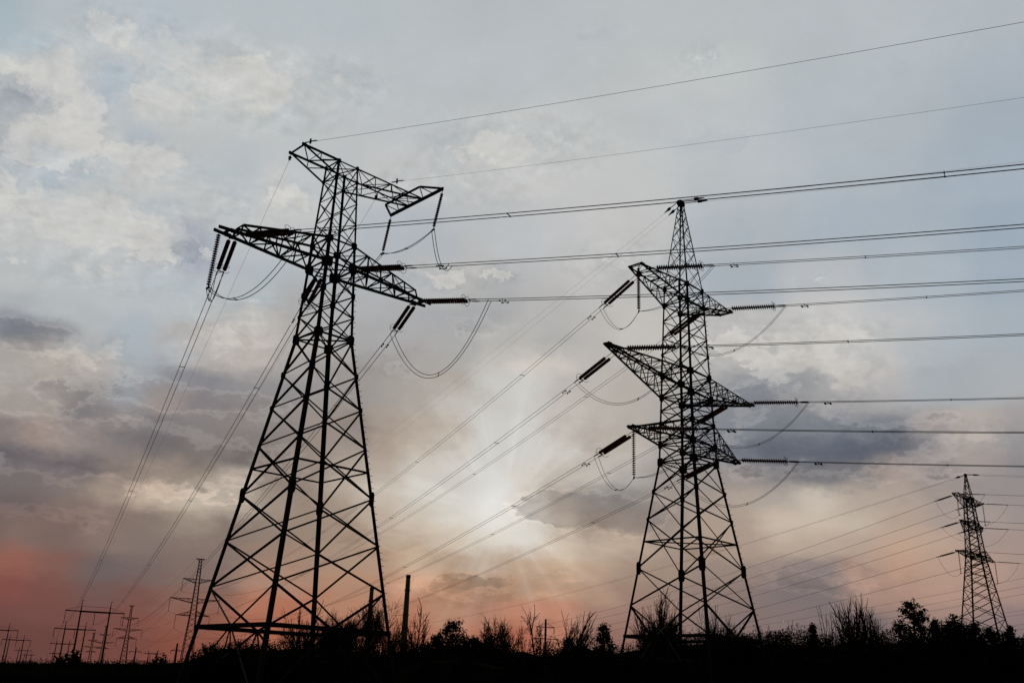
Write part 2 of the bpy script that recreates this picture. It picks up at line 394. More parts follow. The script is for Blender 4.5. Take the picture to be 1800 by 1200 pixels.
M_STEEL = mat('weathered_dark_steel', (0.055, 0.052, 0.050), 0.75, 0.0, 0.35, 2.0, 0.15)
M_GLASS = mat('brown_glazed_porcelain', (0.11, 0.042, 0.020), 0.35, 0.0, 0.3, 9.0, 0.3)
_nt = M_GLASS.node_tree          # glassy glaze lets a little red light through against the sunset
_tr, _ms = _nt.nodes.new('ShaderNodeBsdfTranslucent'), _nt.nodes.new('ShaderNodeMixShader')
_tr.inputs['Color'].default_value = (.55, .14, .05, 1)
_ms.inputs[0].default_value = .30
_nt.links.new(_nt.nodes['Principled BSDF'].outputs[0], _ms.inputs[1])
_nt.links.new(_tr.outputs[0], _ms.inputs[2])
_nt.links.new(_ms.outputs[0], _nt.nodes['Material Output'].inputs['Surface'])
M_WIRE = mat('oxidised_aluminium', (0.05, 0.048, 0.046), 0.7, 0.0, 0.15, 1.0, 0.2)
M_CONC = mat('stained_concrete', (0.45, 0.40, 0.36), 0.9, 0.0, 0.3, 0.15, 0.2)
M_POST = mat('dark_concrete_post', (0.10, 0.09, 0.085), 0.9, 0.0, 0.3, 0.6, 0.2)
M_BARK = mat('dark_bark', (0.045, 0.036, 0.028), 0.95, 0.0, 0.4, 4.0, 0.1)
M_TWIG = mat('bare_twigs', (0.085, 0.045, 0.030), 0.95, 0.0, 0.3, 4.0, 0.1)
M_PINE = mat('pine_needles', (0.030, 0.045, 0.022), 0.85, 0.0, 0.5, 1.5, 0.1)
M_BUSH = mat('bush_leaves', (0.030, 0.036, 0.020), 0.95, 0.0, 0.5, 1.5, 0.0)
M_GRASS = mat('dusk_grass', (0.040, 0.046, 0.024), 0.95, 0.0, 0.5, 0.2, 0.05)


# ------------------------------------------------------------------ mesh helpers
def basis(d, ref=None):
    d = d.normalized()
    r = ref if ref is not None else Vector((0, 0, 1))
    if abs(d.dot(r.normalized())) > 0.97:
        r = Vector((1, 0, 0)) if abs(d.x) < 0.9 else Vector((0, 1, 0))
    s = d.cross(r).normalized()
    t = s.cross(d).normalized()
    return s, t


class MB:
    def __init__(self):
        self.v, self.f = [], []

    def prism(self, p, q, prof, ref=None, prof2=None):
        """Extrude a profile [(a, b)] from p to q; a runs sideways, b along ref."""
        p, q = Vector(p), Vector(q)
        s, t = basis(q - p, ref)
        n, o = len(prof), len(self.v)
        for c, pr in ((p, prof), (q, prof2 or prof)):
            for a, b in pr:
                self.v.append(c + s * a + t * b)
        for i in range(n):
            j = (i + 1) % n
            self.f.append((o + i, o + j, o + n + j, o + n + i))
        self.f.append(tuple(o + i for i in reversed(range(n))))
        self.f.append(tuple(o + n + i for i in range(n)))

    def bar(self, p, q, w, h=None, ref=None):
        h = h or w
        self.prism(p, q, [(-w / 2, -h / 2), (w / 2, -h / 2), (w / 2, h / 2), (-w / 2, h / 2)], ref)

    def angle(self, p, q, w, ref=None, th=None):
        """Rolled steel angle, an L of two flanges."""
        th = th or max(0.012, w * 0.14)
        k = w / 2
        self.prism(p, q, [(-k, -k), (k, -k), (k, -k + th), (-k + th, -k + th), (-k + th, k), (-k, k)], ref)

    def leg_angle(self, p, q, w, sx, sy, th=None):
        """Corner angle with its heel at the tower's outer corner."""
        th = th or w * 0.14
        p, q = Vector(p), Vector(q)
        X, Y = Vector((-sx, 0, 0)), Vector((0, -sy, 0))
        pr = [(0, 0), (w, 0), (w, th), (th, th), (th, w), (0, w)]
        if sx * sy < 0:
            pr = [(a, b) for a, b in pr]
        o = len(self.v)
        for c in (p, q):
            for a, b in pr:
                self.v.append(c + X * a + Y * b)
        for i in range(6):
            j = (i + 1) % 6
            self.f.append((o + i, o + j, o + 6 + j, o + 6 + i))
        self.f.append(tuple(o + i for i in reversed(range(6))))
        self.f.append(tuple(o + 6 + i for i in range(6)))

    def plate(self, c, ax, ay, rx, ry, th, cut=0.35):
        """Eight sided gusset plate."""
        c, ax, ay = Vector(c), Vector(ax).normalized(), Vector(ay).normalized()
        n = ax.cross(ay).normalized()
        pts = [(1, 1 - cut), (1 - cut, 1), (-1 + cut, 1), (-1, 1 - cut), (-1, -1 + cut), (-1 + cut, -1), (1 - cut, -1), (1, -1 + cut)]
        o = len(self.v)
        for k in (-th / 2, th / 2):
            for a, b in pts:
                self.v.append(c + ax * a * rx + ay * b * ry + n * k)
        for i in range(8):
            j = (i + 1) % 8
            self.f.append((o + i, o + j, o + 8 + j, o + 8 + i))
        self.f.append(tuple(o + i for i in reversed(range(8))))
        self.f.append(tuple(o + 8 + i for i in range(8)))

    def tube(self, pts, r, n=5, cap=True):
        pts = [Vector(p) for p in pts]
        k = len(pts)
        rs = r if isinstance(r, (list, tuple)) else [r] * k
        o = len(self.v)
        s0 = None
        for i, p in enumerate(pts):
            d = pts[min(i + 1, k - 1)] - pts[max(i - 1, 0)]
            s, t = basis(d)
            if s0 is not None:
                s = (s0 - d.normalized() * s0.dot(d.normalized()))
                s = s.normalized() if s.length > 1e-6 else basis(d)[0]
                t = s.cross(d.normalized())
            s0 = s
            for a in range(n):
                g = 2 * pi * a / n
                self.v.append(p + (s * cos(g) + t * sin(g)) * rs[i])
        for i in range(k - 1):
            for a in range(n):
                b = (a + 1) % n
                self.f.append((o + i * n + a, o + i * n + b, o + (i + 1) * n + b, o + (i + 1) * n + a))
        if cap:
            self.f.append(tuple(o + a for a in reversed(range(n))))
            self.f.append(tuple(o + (k - 1) * n + a for a in range(n)))

    def lathe(self, p, d, prof, n=10):
        """Turn a profile [(along, radius)] round the axis from p along d."""
        p, d = Vector(p), Vector(d).normalized()
        s, t = basis(d)
        o, k = len(self.v), len(prof)
        for x, r in prof:
            for a in range(n):
                g = 2 * pi * a / n
                self.v.append(p + d * x + (s * cos(g) + t * sin(g)) * r)
        for i in range(k - 1):
            for a in range(n):
                b = (a + 1) % n
                self.f.append((o + i * n + a, o + i * n + b, o + (i + 1) * n + b, o + (i + 1) * n + a))
        self.f.append(tuple(o + a for a in reversed(range(n))))
        self.f.append(tuple(o + (k - 1) * n + a for a in range(n)))

    def ring(self, c, ax, ay, R, r, a0=0.0, a1=2 * pi, n=20):
        c, ax, ay = Vector(c), Vector(ax).normalized(), Vector(ay).normalized()
        self.tube([c + (ax * cos(a0 + (a1 - a0) * i / n) + ay * sin(a0 + (a1 - a0) * i / n)) * R for i in range(n + 1)], r, 5)

    def mesh(self, name, mt, smooth=False):
        me = bpy.data.meshes.new(name)
        me.from_pydata([tuple(v) for v in self.v], [], self.f)
        me.materials.append(mt)
        if smooth:
            me.polygons.foreach_set('use_smooth', [True] * len(me.polygons))
        me.update()
        return me

    def build(self, name, mt, parent=None, smooth=False):
        o = bpy.data.objects.new(name, self.mesh(name, mt, smooth))
        COL.objects.link(o)
        o.parent = parent
        return o


def tag(o, label=None, cat=None, group=None, kind=None):
    for k, v in (('label', label), ('category', cat), ('group', group), ('kind', kind)):
        if v:
            o[k] = v
    return o


def empty(name, loc=(0, 0, 0), rz=0.0):
    o = bpy.data.objects.new(name, None)
    o.empty_display_size = 0.5
    COL.objects.link(o)
    o.location = loc
    o.rotation_euler = (0, 0, rz)
    return o


def dup(root, loc, rz, label=None, group=None, scale=None):
    r = root.copy()
    COL.objects.link(r)
    r.location = loc
    r.rotation_euler = (0, 0, rz)
    if scale:
        r.scale = (scale, scale, scale)
    if label:
        r['label'] = label
    if group:
        r['group'] = group
    for ch in list(root.children):
        c = ch.copy()
        COL.objects.link(c)
        c.parent = r
        for g in list(ch.children):
            d = g.copy()
            COL.objects.link(d)
            d.parent = c
    return r


# ------------------------------------------------------------------ the ground
gm = MB()
NX, NY = 60, 60
for j in range(NY + 1):
    for i in range(NX + 1):
        fx, fy = (i / NX) * 2 - 1, j / NY
        x = math.copysign(abs(fx) ** 2.2, fx) * 7000
        y = -300 + fy ** 2.4 * 9300
        z = 0.0
        gm.v.append(Vector((x, y, z)))
for j in range(NY):
    for i in range(NX):
        a = j * (NX + 1) + i
        gm.f.append((a, a + 1, a + NX + 2, a + NX + 1))
tag(gm.build('ground', M_GRASS), 'flat dark field under the pylons', kind='structure')

# ------------------------------------------------------------------ lattice pylons
FACES = [((-1, -1), (1, -1)), ((1, -1), (1, 1)), ((1, 1), (-1, 1)), ((-1, 1), (-1, -1))]   # near, right, far, left


def interp(tab, h):
    for (h0, w0), (h1, w1) in zip(tab, tab[1:]):
        if h <= h1:
            return w0 + (w1 - w0) * (h - h0) / (h1 - h0)
    return tab[-1][1]


def lattice_body(root, tab, levels, horiz, sizes, gusset, beam_h, bolts, diaph):
    """Four legs and four braced faces. tab: half width by height; sizes: (top height, leg, brace)."""
    P = lambda sx, sy, h: Vector((sx * interp(tab, h), sy * interp(tab, h), h))
    size = lambda h: next((s for s in sizes if h <= s[0]), sizes[-1])
    for sx in (-1, 1):
        for sy in (-1, 1):
            mb = MB()
            brk = sorted(set([0.0] + [t[0] for t in tab] + [s[0] for s in sizes if s[0] < levels[-1]]))
            for a, b in zip(brk, brk[1:]):
                if a >= levels[-1]:
                    continue
                mb.leg_angle(P(sx, sy, a), P(sx, sy, min(b, levels[-1])), size((a + b) / 2)[1], sx, sy)
            leg = mb.build('leg', M_STEEL, root)
            for h, r, f in gusset:
                p = P(sx, sy, h)
                for ax, off in (((1, 0, 0), Vector((-sx * r * f * .6, sy * 0.012, 0))), ((0, 1, 0), Vector((sx * 0.012, -sy * r * f * .6, 0)))):
                    g = MB()
                    g.plate(p + off, ax, (0, 0, 1), r * f, r, 0.02)
                    g.build('gusset_plate', M_STEEL, leg)
            if (sx, sy) == bolts:
                h = 4.0
                k = 0
                while h < levels[-1] * 0.78:
                    p = P(sx, sy, h)
                    dd = Vector((sx, 0, 0)) if k % 2 else Vector((0, sy, 0))
                    g = MB()
                    g.bar(p - dd * 0.05, p + dd * 0.19, 0.028)
                    g.build('step_bolt', M_STEEL, leg)
                    h += 0.42
                    k += 1
    for (a, b) in FACES:
        mb = MB()
        nrm = Vector((a[0] + b[0], a[1] + b[1], 0)) / 2
        ins = nrm * -0.03
        for h0, h1 in zip(levels, levels[1:]):
            w = size((h0 + h1) / 2)[2]
            if h0 < beam_h - 0.01:
                continue
            if abs(h0 - beam_h) < 0.01:      # lowest panel: braces run to the middle of the base beam
                mid = (P(*a, h0) + P(*b, h0)) / 2
                for s in (a, b):
                    mb.angle(P(*s, h1) + ins, mid + ins, w * 1.15, nrm)
                    mb.angle(mid + ins, P(*s, 0.0) + ins, w, nrm)
                    mb.angle(mid + ins, mid + (P(*s, h0) - mid) * 0.25 + Vector((0, 0, -h0)), w * 0.8, nrm)
                continue
            mb.angle(P(*a, h0) + ins, P(*b, h1) + ins, w, nrm)
            mb.angle(P(*b, h0) - ins * 0.3, P(*a, h1) - ins * 0.3, w * 0.85, nrm)
        for h in horiz:
            mb.angle(P(*a, h) + ins * 1.5, P(*b, h) + ins * 1.5, size(h)[2], nrm)
        for h in diaph:
            if a == (-1, -1):
                mb.angle(P(-1, -1, h), P(1, 1, h), size(h)[2] * 0.8)
            if a == (1, -1):
                mb.angle(P(1, -1, h), P(-1, 1, h), size(h)[2] * 0.8)
        mb.build('braced_face', M_STEEL, root)
    return P, size


def base_beams(root, P, h, w):
    for a, b in FACES:
        mb = MB()
        mb.bar(P(*a, h), P(*b, h), w * .5, w)
        mb.build('base_beam', M_STEEL, root)


def crossarm(root, P, s, hb, ht, tip, n, cs, top_end=None, protrude=0.0, wires_at=None):
    """A tapering box arm to the side s. tip = (reach, height, half width)."""
    mb = MB()
    R, H, HW = tip
    B = [P(s, sy, hb) for sy in (-1, 1)]
    T = [P(s, sy, ht) for sy in (-1, 1)]
    Bt = [Vector((s * R, sy * HW, H)) for sy in (-1, 1)]
    if top_end:
        Tt = [Vector((s * top_end[0], sy * top_end[2], top_end[1])) for sy in (-1, 1)]
    else:
        Tt = [b + Vector((-s * 0.25, 0, 0)) for b in Bt]
    up = Vector((0, 0, 1))
    for k in (0, 1):
        ext = (Bt[k] - B[k]).normalized() * protrude
        mb.bar(B[k], Bt[k] + ext, cs * 0.55, cs * 1.1)
        mb.angle(T[k], Tt[k], cs * 0.75)
        if top_end:
            mb.angle(Tt[k], B[k] + (Bt[k] - B[k]) * 0.9, cs * 0.65)
    fr = [i / n for i in range(n + 1)]
    bp = [[B[k] + (Bt[k] - B[k]) * t * (top_end[0] / R if top_end else 1) for t in fr] for k in (0, 1)]
    tp = [[T[k] + (Tt[k] - T[k]) * t for t in fr] for k in (0, 1)]
    c = cs * 0.42
    for i in range(1, n + 1):
        for k in (0, 1):
            if (bp[k][i] - tp[k][i]).length > 0.12:
                mb.angle(bp[k][i], tp[k][i], c)
            if i % 2:
                mb.angle(bp[k][i - 1], tp[k][i], c)
            else:
                mb.angle(tp[k][i - 1], bp[k][i], c)
        if (bp[0][i] - bp[1][i]).length > 0.15:
            mb.angle(bp[0][i], bp[1][i], c)
            mb.angle(tp[0][i], tp[1][i], c)
        j = i % 2
        mb.angle(bp[j][i - 1], bp[1 - j][i], c)
        mb.angle(tp[j][i - 1], tp[1 - j][i], c * 0.8)
    mb.bar(Bt[0] + Vector((0, -0.06, 0)), Bt[1] + Vector((0, 0.06, 0)), cs * 0.8)
    for k in (0, 1):
        mb.plate(Bt[k] - Vector((s * 0.3, 0, 0)), (1, 0, 0), (0, 0, 1), 0.3, 0.16, 0.03)
    return mb.build('crossarm', M_STEEL, root)


# --- the tall pylon on the left: two levels of arms, a jumper beam on the upper right arm
LT_POS, LT_ROT = Vector((-13.268, 63.631, 0)), radians(43.384)
left_pylon = empty('transmission_pylon', LT_POS, LT_ROT)
tag(left_pylon, 'largest nearest lattice pylon on the left, with a T shaped beam on its upper arm', 'pylon', 'lattice anchor pylons')
LTAB = [(0, 5.07), (4.45, 4.396), (24.0, 1.47), (37.74, 0.885)]
LLEV = [0, 4.45, 6.88, 9.86, 12.91, 16.27, 18.95, 21.35, 24.0, 25.68, 27.34, 29.44, 31.28, 33.03, 34.78, 36.53, 37.74]
LP_, LS_ = lattice_body(left_pylon, LTAB, LLEV, [14.68, 24.0, 29.44, 31.28, 36.53, 37.74],
                        [(24.0, 0.25, 0.115), (31.28, 0.20, 0.10), (38, 0.145, 0.075)],
                        [(12.91, .48, .42), (18.95, .17, .8), (21.35, .22, .8), (24.0, .36, .75), (25.68, .14, .8), (27.34, .22, .8),
                         (29.44, .40, .85), (31.28, .28, .8), (36.53, .15, .8), (37.74, .16, .8)], 4.45, (1, -1), [24.0, 29.44, 37.7])
base_beams(left_pylon, LP_, 4.45, 0.27)
for s in (-1, 1):
    crossarm(left_pylon, LP_, s, 29.44, 31.28, (8.3, 29.44, 0.42), 5, 0.19, (7.4, 30.12, 0.42), 0.75)
mb = MB()       # short upper arm, wedge shaped
for sy in (-1, 1):
    T, B, E = LP_(-1, sy, 37.74), LP_(-1, sy, 36.53), Vector((-3.85, sy * 0.89, 37.74))
    mb.angle(T, E, 0.13)
    mb.angle(B, E, 0.10)
    mt_, mb_ = (T + E) / 2, (B + E) / 2
    mb.angle(mt_, mb_, 0.07)
    mb.angle(T, mb_, 0.06)
    mb.plate(E, (1, 0, 0), (0, 0, 1), 0.2, 0.14, 0.03)
E0, E1 = Vector((-3.85, -0.89, 37.74)), Vector((-3.85, 0.89, 37.74))
mb.angle(E0, E1, 0.10)
mb.angle(LP_(-1, -1, 37.74), Vector((-2.4, 0.89, 37.74)), 0.07)
mb.angle(Vector((-2.4, 0.89, 37.74)), E0, 0.07)
mb.angle(Vector((-2.4, 0.89, 37.74)), Vector((-2.4, -0.89, 37.74)), 0.06)
mb.build('crossarm', M_STEEL, left_pylon)
mb = MB()       # long upper arm that carries the jumper beam
UA = [0.885, 2.5, 4.0, 5.5, 7.1]
for sy in (-1, 1):
    tops = [Vector((u, sy * 0.89, 37.74)) for u in UA]
    bots = [LP_(1, sy, 36.53) + (Vector((7.1, sy * 0.89, 37.68)) - LP_(1, sy, 36.53)) * ((u - 0.885) / 6.215) for u in UA]
    mb.angle(tops[0], tops[-1], 0.13)
    mb.angle(bots[0], bots[-1], 0.15)
    for i in range(1, 4):
        mb.angle(tops[i], bots[i], 0.075)
        if i % 2:
            mb.angle(tops[i - 1], bots[i], 0.065)
        else:
            mb.angle(bots[i - 1], tops[i], 0.065)
    mb.angle(bots[3], tops[4], 0.065)
for i in range(4):
    a, b = (1, -1) if i % 2 else (-1, 1)
    mb.angle(Vector((UA[i], a * 0.89, 37.74)), Vector((UA[i + 1], b * 0.89, 37.74)), 0.065)
    mb.angle(Vector((UA[i + 1], -0.89, 37.74)), Vector((UA[i + 1], 0.89, 37.74)), 0.07)
    f = (UA[i] - 0.885) / 6.215
    mb.angle(Vector((UA[i], -a * 0.9, 36.53 + 1.2 * f)), Vector((UA[i + 1], -b * 0.9, 36.53 + 1.2 * (UA[i + 1] - 0.885) / 6.215)), 0.06)
mb.build('crossarm', M_STEEL, left_pylon)
mb = MB()       # the beam across its end
F0, F1 = Vector((7.15, -3.35, 37.72)), Vector((7.15, 3.35, 37.72))
G0, G1 = Vector((5.75, -2.2, 37.74)), Vector((5.75, 2.2, 37.74))
mb.bar(F0, F1, 0.12, 0.26)
mb.angle(G0, G1, 0.13)
mb.angle(F0, G0, 0.13)
mb.angle(F1, G1, 0.13)
for a, b in ((-2.2, -2.2), (-2.2, -0.9), (0.9, 0.0), (0.0, -0.9), (0.9, 2.2), (2.2, 2.2)):
    mb.angle(Vector((5.75, a, 37.74)), Vector((7.15, b, 37.72)), 0.08)
mb.build('jumper_beam', M_STEEL, left_pylon)

def place(px, py, hh, rot):
    """Where a pylon whose peak is hh metres tall must stand to be seen at a pixel."""
    d = ray(px, py)
    t = (hh - EYE) / d.z
    return Vector((d.x * t, d.y * t, 0))


# --- the double circuit pylon on the right, and the same kind further off
RT_POS, RT_ROT = Vector((14.574, 75.947, 0)), radians(45.777)
right_pylon = empty('transmission_pylon', RT_POS, RT_ROT)
tag(right_pylon, 'big three armed lattice pylon with a pointed peak, second largest in view', 'pylon', 'lattice anchor pylons')
RTAB = [(0, 4.53), (5.44, 3.74), (18.94, 1.70), (34.05, 1.20), (42.57, 0.16)]
RLEV = [0, 5.44, 7.7, 10.54, 14.32, 16.53, 18.94, 20.35, 22.14, 23.2, 24.38, 26.24, 28.1, 29.6, 31.1, 32.54, 34.05, 35.9, 37.6, 39.0, 40.2, 41.2, 42.0, 42.57]
RP_, RS_ = lattice_body(right_pylon, RTAB, RLEV, [12.59, 18.94, 20.35, 22.14, 24.38, 26.24, 32.54, 34.05],
                        [(18.94, 0.20, 0.105), (26.24, 0.165, 0.10), (34.05, 0.14, 0.085), (43, 0.09, 0.05)],
                        [(10.54, .48, .45), (14.32, .15, .8), (16.53, .2, .8), (18.94, .34, .8), (20.35, .28, .8), (22.14, .22, .8), (24.38, .3, .8), (26.24, .3, .8),
                         (28.1, .16, .8), (32.54, .25, .8), (34.05, .24, .8)], 5.44, (1, -1), [12.59, 18.94, 20.35, 24.38, 32.54])
base_beams(right_pylon, RP_, 5.44, 0.24)
for s in (-1, 1):
    crossarm(right_pylon, RP_, s, 32.54, 34.05, (6.95, 34.05, 0.60), 5, 0.13)
    crossarm(right_pylon, RP_, s, 24.38, 26.24, (10.7, 26.24, 0.18), 8, 0.14)
    crossarm(right_pylon, RP_, s, 20.35, 22.14, (7.8, 20.40, 0.20), 6, 0.13)
mb = MB()
mb.plate((0, 0, 42.45), (1, 0, 0), (0, 0, 1), 0.42, 0.26, 0.3)
mb.bar((-0.3, 0, 42.6), (0.3, 0, 42.6), 0.14, 0.2)
mb.build('peak_cap', M_STEEL, right_pylon)


def place(px, py, hh, rot):
    """Where a pylon whose peak is hh metres tall must stand to be seen at a pixel."""
    d = ray(px, py)
    t = (hh - EYE) / d.z
    return Vector((d.x * t, d.y * t, 0))


FT_POS, FT_ROT = place(1697, 834, 42.6, 0), RT_ROT
far_pylon = empty('transmission_pylon', FT_POS, FT_ROT)
tag(far_pylon, 'small lattice pylon with a pointed peak at the right edge, standing behind pines', 'pylon', 'lattice anchor pylons')
FTAB = [(0, 5.05), (27.0, 1.45), (38.0, 0.72), (42.57, 0.14)]
FLEV = [0, 3.5, 7.0, 10.3, 13.4, 16.2, 18.8, 21.2, 23.3, 24.4, 25.7, 27.2, 28.4, 30.0, 31.6, 33.2, 34.8, 36.4, 38.0, 39.5, 40.8, 41.8, 42.57]
FP_, FS_ = lattice_body(far_pylon, FTAB, FLEV, [27.2, 33.2, 38.0], [(28, 0.24, 0.13), (38, 0.2, 0.12), (43, 0.12, 0.07)],
                        [(27.2, .3, .8), (33.2, .3, .8), (38, .3, .8)], 3.5, (1, -1), [27.2, 38.0])
base_beams(far_pylon, FP_, 3.5, 0.24)
for s in (-1, 1):
    crossarm(far_pylon, FP_, s, 36.4, 38.0, (6.9, 38.0, 0.5), 4, 0.15)
    crossarm(far_pylon, FP_, s, 31.6, 33.2, (5.6, 33.2, 0.2), 4, 0.15)
    crossarm(far_pylon, FP_, s, 27.2, 28.4, (9.6, 27.2, 0.2), 5, 0.14)
mb = MB()
mb.plate((0, 0, 42.5), (1, 0, 0), (0, 0, 1), 0.45, 0.28, 0.3)
mb.bar((-0.3, 0, 42.6), (0.3, 0, 42.6), 0.14, 0.2)
mb.build('peak_cap', M_STEEL, far_pylon)


def world(pos, rot, u, v, h):
    """Point of a pylon: u along its arms (right), v along the line towards the camera, h up."""
    c, s = cos(rot), sin(rot)
    return Vector((pos.x + u * c + v * s, pos.y + u * s - v * c, h))

# ------------------------------------------------------------------ insulators and conductors
NEAR = Vector((cos(radians(-28)), sin(radians(-28)), 0))          # towards the camera, to the right
FARD = Vector((sin(radians(-25.5)), cos(radians(-25.5)), 0))      # away, to the left


def disc_string(L, pitch, r, lead=0.35, n=12):
    """Cap and pin discs in a row along +x, starting after a lead rod."""
    mb = MB()
    k = int((L - lead - 0.15) / pitch)
    prof = [(0, 0.022), (lead - 0.05, 0.022), (lead - 0.04, 0.04)]
    for i in range(k):
        x = lead + i * pitch
        prof += [(x, 0.036), (x + pitch * 0.36, 0.04), (x + pitch * 0.5, r), (x + pitch * 0.6, r), (x + pitch * 0.66, r * 0.36), (x + pitch * 0.9, 0.036)]
    xe = lead + k * pitch
    prof += [(xe + 0.02, 0.05), (xe + 0.03, 0.022), (L, 0.022)]
    mb.lathe((0, 0, 0), (1, 0, 0), prof, n)
    return mb, xe


MESH = {}


def aim(d):
    """Rotation whose x axis runs along d, y axis level."""
    d = d.normalized()
    y = Vector((0, 0, 1)).cross(d).normalized()
    z = d.cross(y)
    return Matrix((d, y, z)).transposed().to_4x4()


def tension_set(p, d, label, L=4.3, gap=0.42, pitch=0.17, r=0.15, group=None, rings=True, lead=0.35):
    """Two disc strings side by side between two yokes, with grading rings; returns both wire ends."""
    key = ('t', L, gap, pitch, r, rings, lead)
    if key not in MESH:
        s, xe = disc_string(L, pitch, r, lead)
        y = MB()
        y.bar((0.0, -gap / 2 - 0.06, 0), (0.0, gap / 2 + 0.06, 0), 0.05, 0.10)
        y.bar((-0.35, 0, 0), (0.0, 0, 0), 0.05, 0.06)
        rg = MB()
        rg.ring((0, 0, 0), (0, 1, 0), (0, 0, 1), 0.36, 0.016, -2.6, 2.6, 22)
        rg.bar((0, 0, 0), (0, 0.36, 0), 0.02)
        rg.bar((0.02, 0, 0), (0.02, -0.31, 0.18), 0.02)
        sp = MB()
        sp.bar((0, -gap / 2 - 0.03, 0), (0, gap / 2 + 0.03, 0), 0.05, 0.06)
        cl = MB()
        cl.tube([(0, 0, 0), (0.15, 0, 0), (0.55, 0, 0), (0.8, 0, 0)], [0.025, 0.045, 0.05, 0.03], 6)
        MESH[key] = (s.mesh('disc_string', M_GLASS), y.mesh('yoke', M_STEEL), rg.mesh('grading_ring', M_STEEL), cl.mesh('clamp', M_STEEL), xe, sp.mesh('yoke_plate', M_STEEL))
    sm, ym, rm, cm, xe, spm = MESH[key]
    root = empty('insulator_set', p)
    root.rotation_euler = aim(d).to_euler()
    tag(root, label, 'insulator', group or 'tension insulator sets')

    def child(name, me, loc, sc=None):
        o = bpy.data.objects.new(name, me)
        COL.objects.link(o)
        o.parent = root
        o.location = loc
        return o
    child('yoke', ym, (0, 0, 0))
    for k in (-1, 1):
        child('disc_string', sm, (0, k * gap / 2, 0))
        if rings:
            child('grading_ring', rm, (xe - 0.1 + 0.05 * k, k * gap / 2, 0))
        child('clamp', cm, (L, k * gap / 2, 0))
    child('yoke_plate', spm, (L, 0, 0))
    M = Matrix.Translation(p) @ aim(d)
    return [M @ Vector((L + 0.75, k * gap / 2, 0)) for k in (-1, 1)]


def hang_string(p, q, label, r=0.15, pitch=0.17, group=None, spread=0.2):
    L = (q - p).length
    key = ('h', round(L, 2), r, pitch)
    if key not in MESH:
        s, xe = disc_string(L, pitch, r, 0.25)
        c = MB()
        c.bar((L, -spread, 0), (L, spread, 0), 0.07, 0.09)
        c.bar((L - 0.08, -spread * 0.6, 0), (L + 0.1, -spread * 0.6, 0), 0.12, 0.07)
        c.bar((L - 0.08, spread * 0.6, 0), (L + 0.1, spread * 0.6, 0), 0.12, 0.07)
        MESH[key] = (s.mesh('disc_string', M_GLASS), c.mesh('clamp', M_STEEL))
    sm, cm = MESH[key]
    root = empty('insulator_string', p)
    root.rotation_euler = aim(q - p).to_euler()
    tag(root, label, 'insulator', group or 'hanging insulator strings')
    for n_, me in (('disc_string', sm), ('clamp', cm)):
        o = bpy.data.objects.new(n_, me)
        COL.objects.link(o)
        o.parent = root
    M = Matrix.Translation(p) @ aim(q - p)
    return [M @ Vector((L, k * spread, 0)) for k in (-1, 1)]


def sag_pts(p, q, sag, n=24):
    return [p + (q - p) * (i / n) - Vector((0, 0, 4 * sag * (i / n) * (1 - i / n))) for i in range(n + 1)]


def near_pts(p, slope, k=4e-4, L=150, n=40, d=None):
    d = d or NEAR
    return [p + d * (L * i / n) + Vector((0, 0, slope * L * i / n + k * (L * i / n) ** 2)) for i in range(n + 1)]


def damper(mb, p, d):
    mb.bar(p + Vector((0, 0, 0.02)), p - Vector((0, 0, 0.16)), 0.04)
    mb.tube([p + d * 0.24 - Vector((0, 0, .15)), p - d * 0.24 - Vector((0, 0, .15))], 0.012, 4)
    for s in (-1, 1):
        mb.tube([p + d * s * 0.14 - Vector((0, 0, .15)), p + d * s * 0.3 - Vector((0, 0, .15))], [0.05, 0.06], 6)


def twin(name, label, lists, r, group, spacers=(), dampers=(), cat='power line'):
    """A bundle of wires clamped together by spacers: one thing."""
    root = empty(name, lists[0][0])
    o0 = lists[0][0]
    tag(root, label, cat, group)
    for pts in lists:
        mb = MB()
        mb.tube([p - o0 for p in pts], r, 5)
        mb.build('wire', M_WIRE, root, True)
    if len(lists) == 2:
        for i in spacers:
            mb = MB()
            a, b = lists[0][i] - o0, lists[1][i] - o0
            mb.bar(a, b, 0.035, 0.045)
            for e in (a, b):
                mb.bar(e - Vector((0, 0, 0.04)), e + Vector((0, 0, 0.04)), 0.055)
            mb.build('spacer', M_STEEL, root)
    for pts, s in [(pts, s) for pts in lists for s in dampers]:
        acc = 0
        for a, b in zip(pts, pts[1:]):
            l = (b - a).length
            if acc + l >= s:
                mb = MB()
                damper(mb, a + (b - a) * ((s - acc) / l) - o0, (b - a).normalized())
                mb.build('damper', M_STEEL, root)
                break
            acc += l
    return root


def single(name, label, pts, r, group, cat='power line', n=5):
    mb = MB()
    mb.tube(pts, r, n)
    return tag(mb.build(name, M_WIRE, None, True), label, cat, group)


G_NEAR, G_FAR, G_J, G_E = 'power lines leaving to the right', 'power lines running away to the left', 'jumper loops', 'thin earth wires'

# far portals and suspension towers that carry the lines on (positions; shapes built below)
PORTALS = []
for k, (px, py, h) in enumerate(((171, 1056, 27.5), (134.5, 1092, 27.5), (112, 1122.5, 27.5))):
    p = place(px, py, h, 0)
    PORTALS.append((p, h))
TOWERS = []
for k, (px, py, h) in enumerate(((353, 982, 44.0), (232, 1064, 44.0), (165, 1112.5, 44.0))):
    TOWERS.append((place(px, py, h, 0), h))
LINE_ROT = radians(25.5)        # arms of the suspension towers lie across the line

PORT_ARM = [(-10.7, 23.4), (0.0, 23.3), (10.7, 23.4)]
PORT_STR = 4.6


def port_pt(k, i, dz=0.0):
    p, h = PORTALS[k]
    u, z = PORT_ARM[i]
    return world(p, LINE_ROT, u, 0, z + dz)


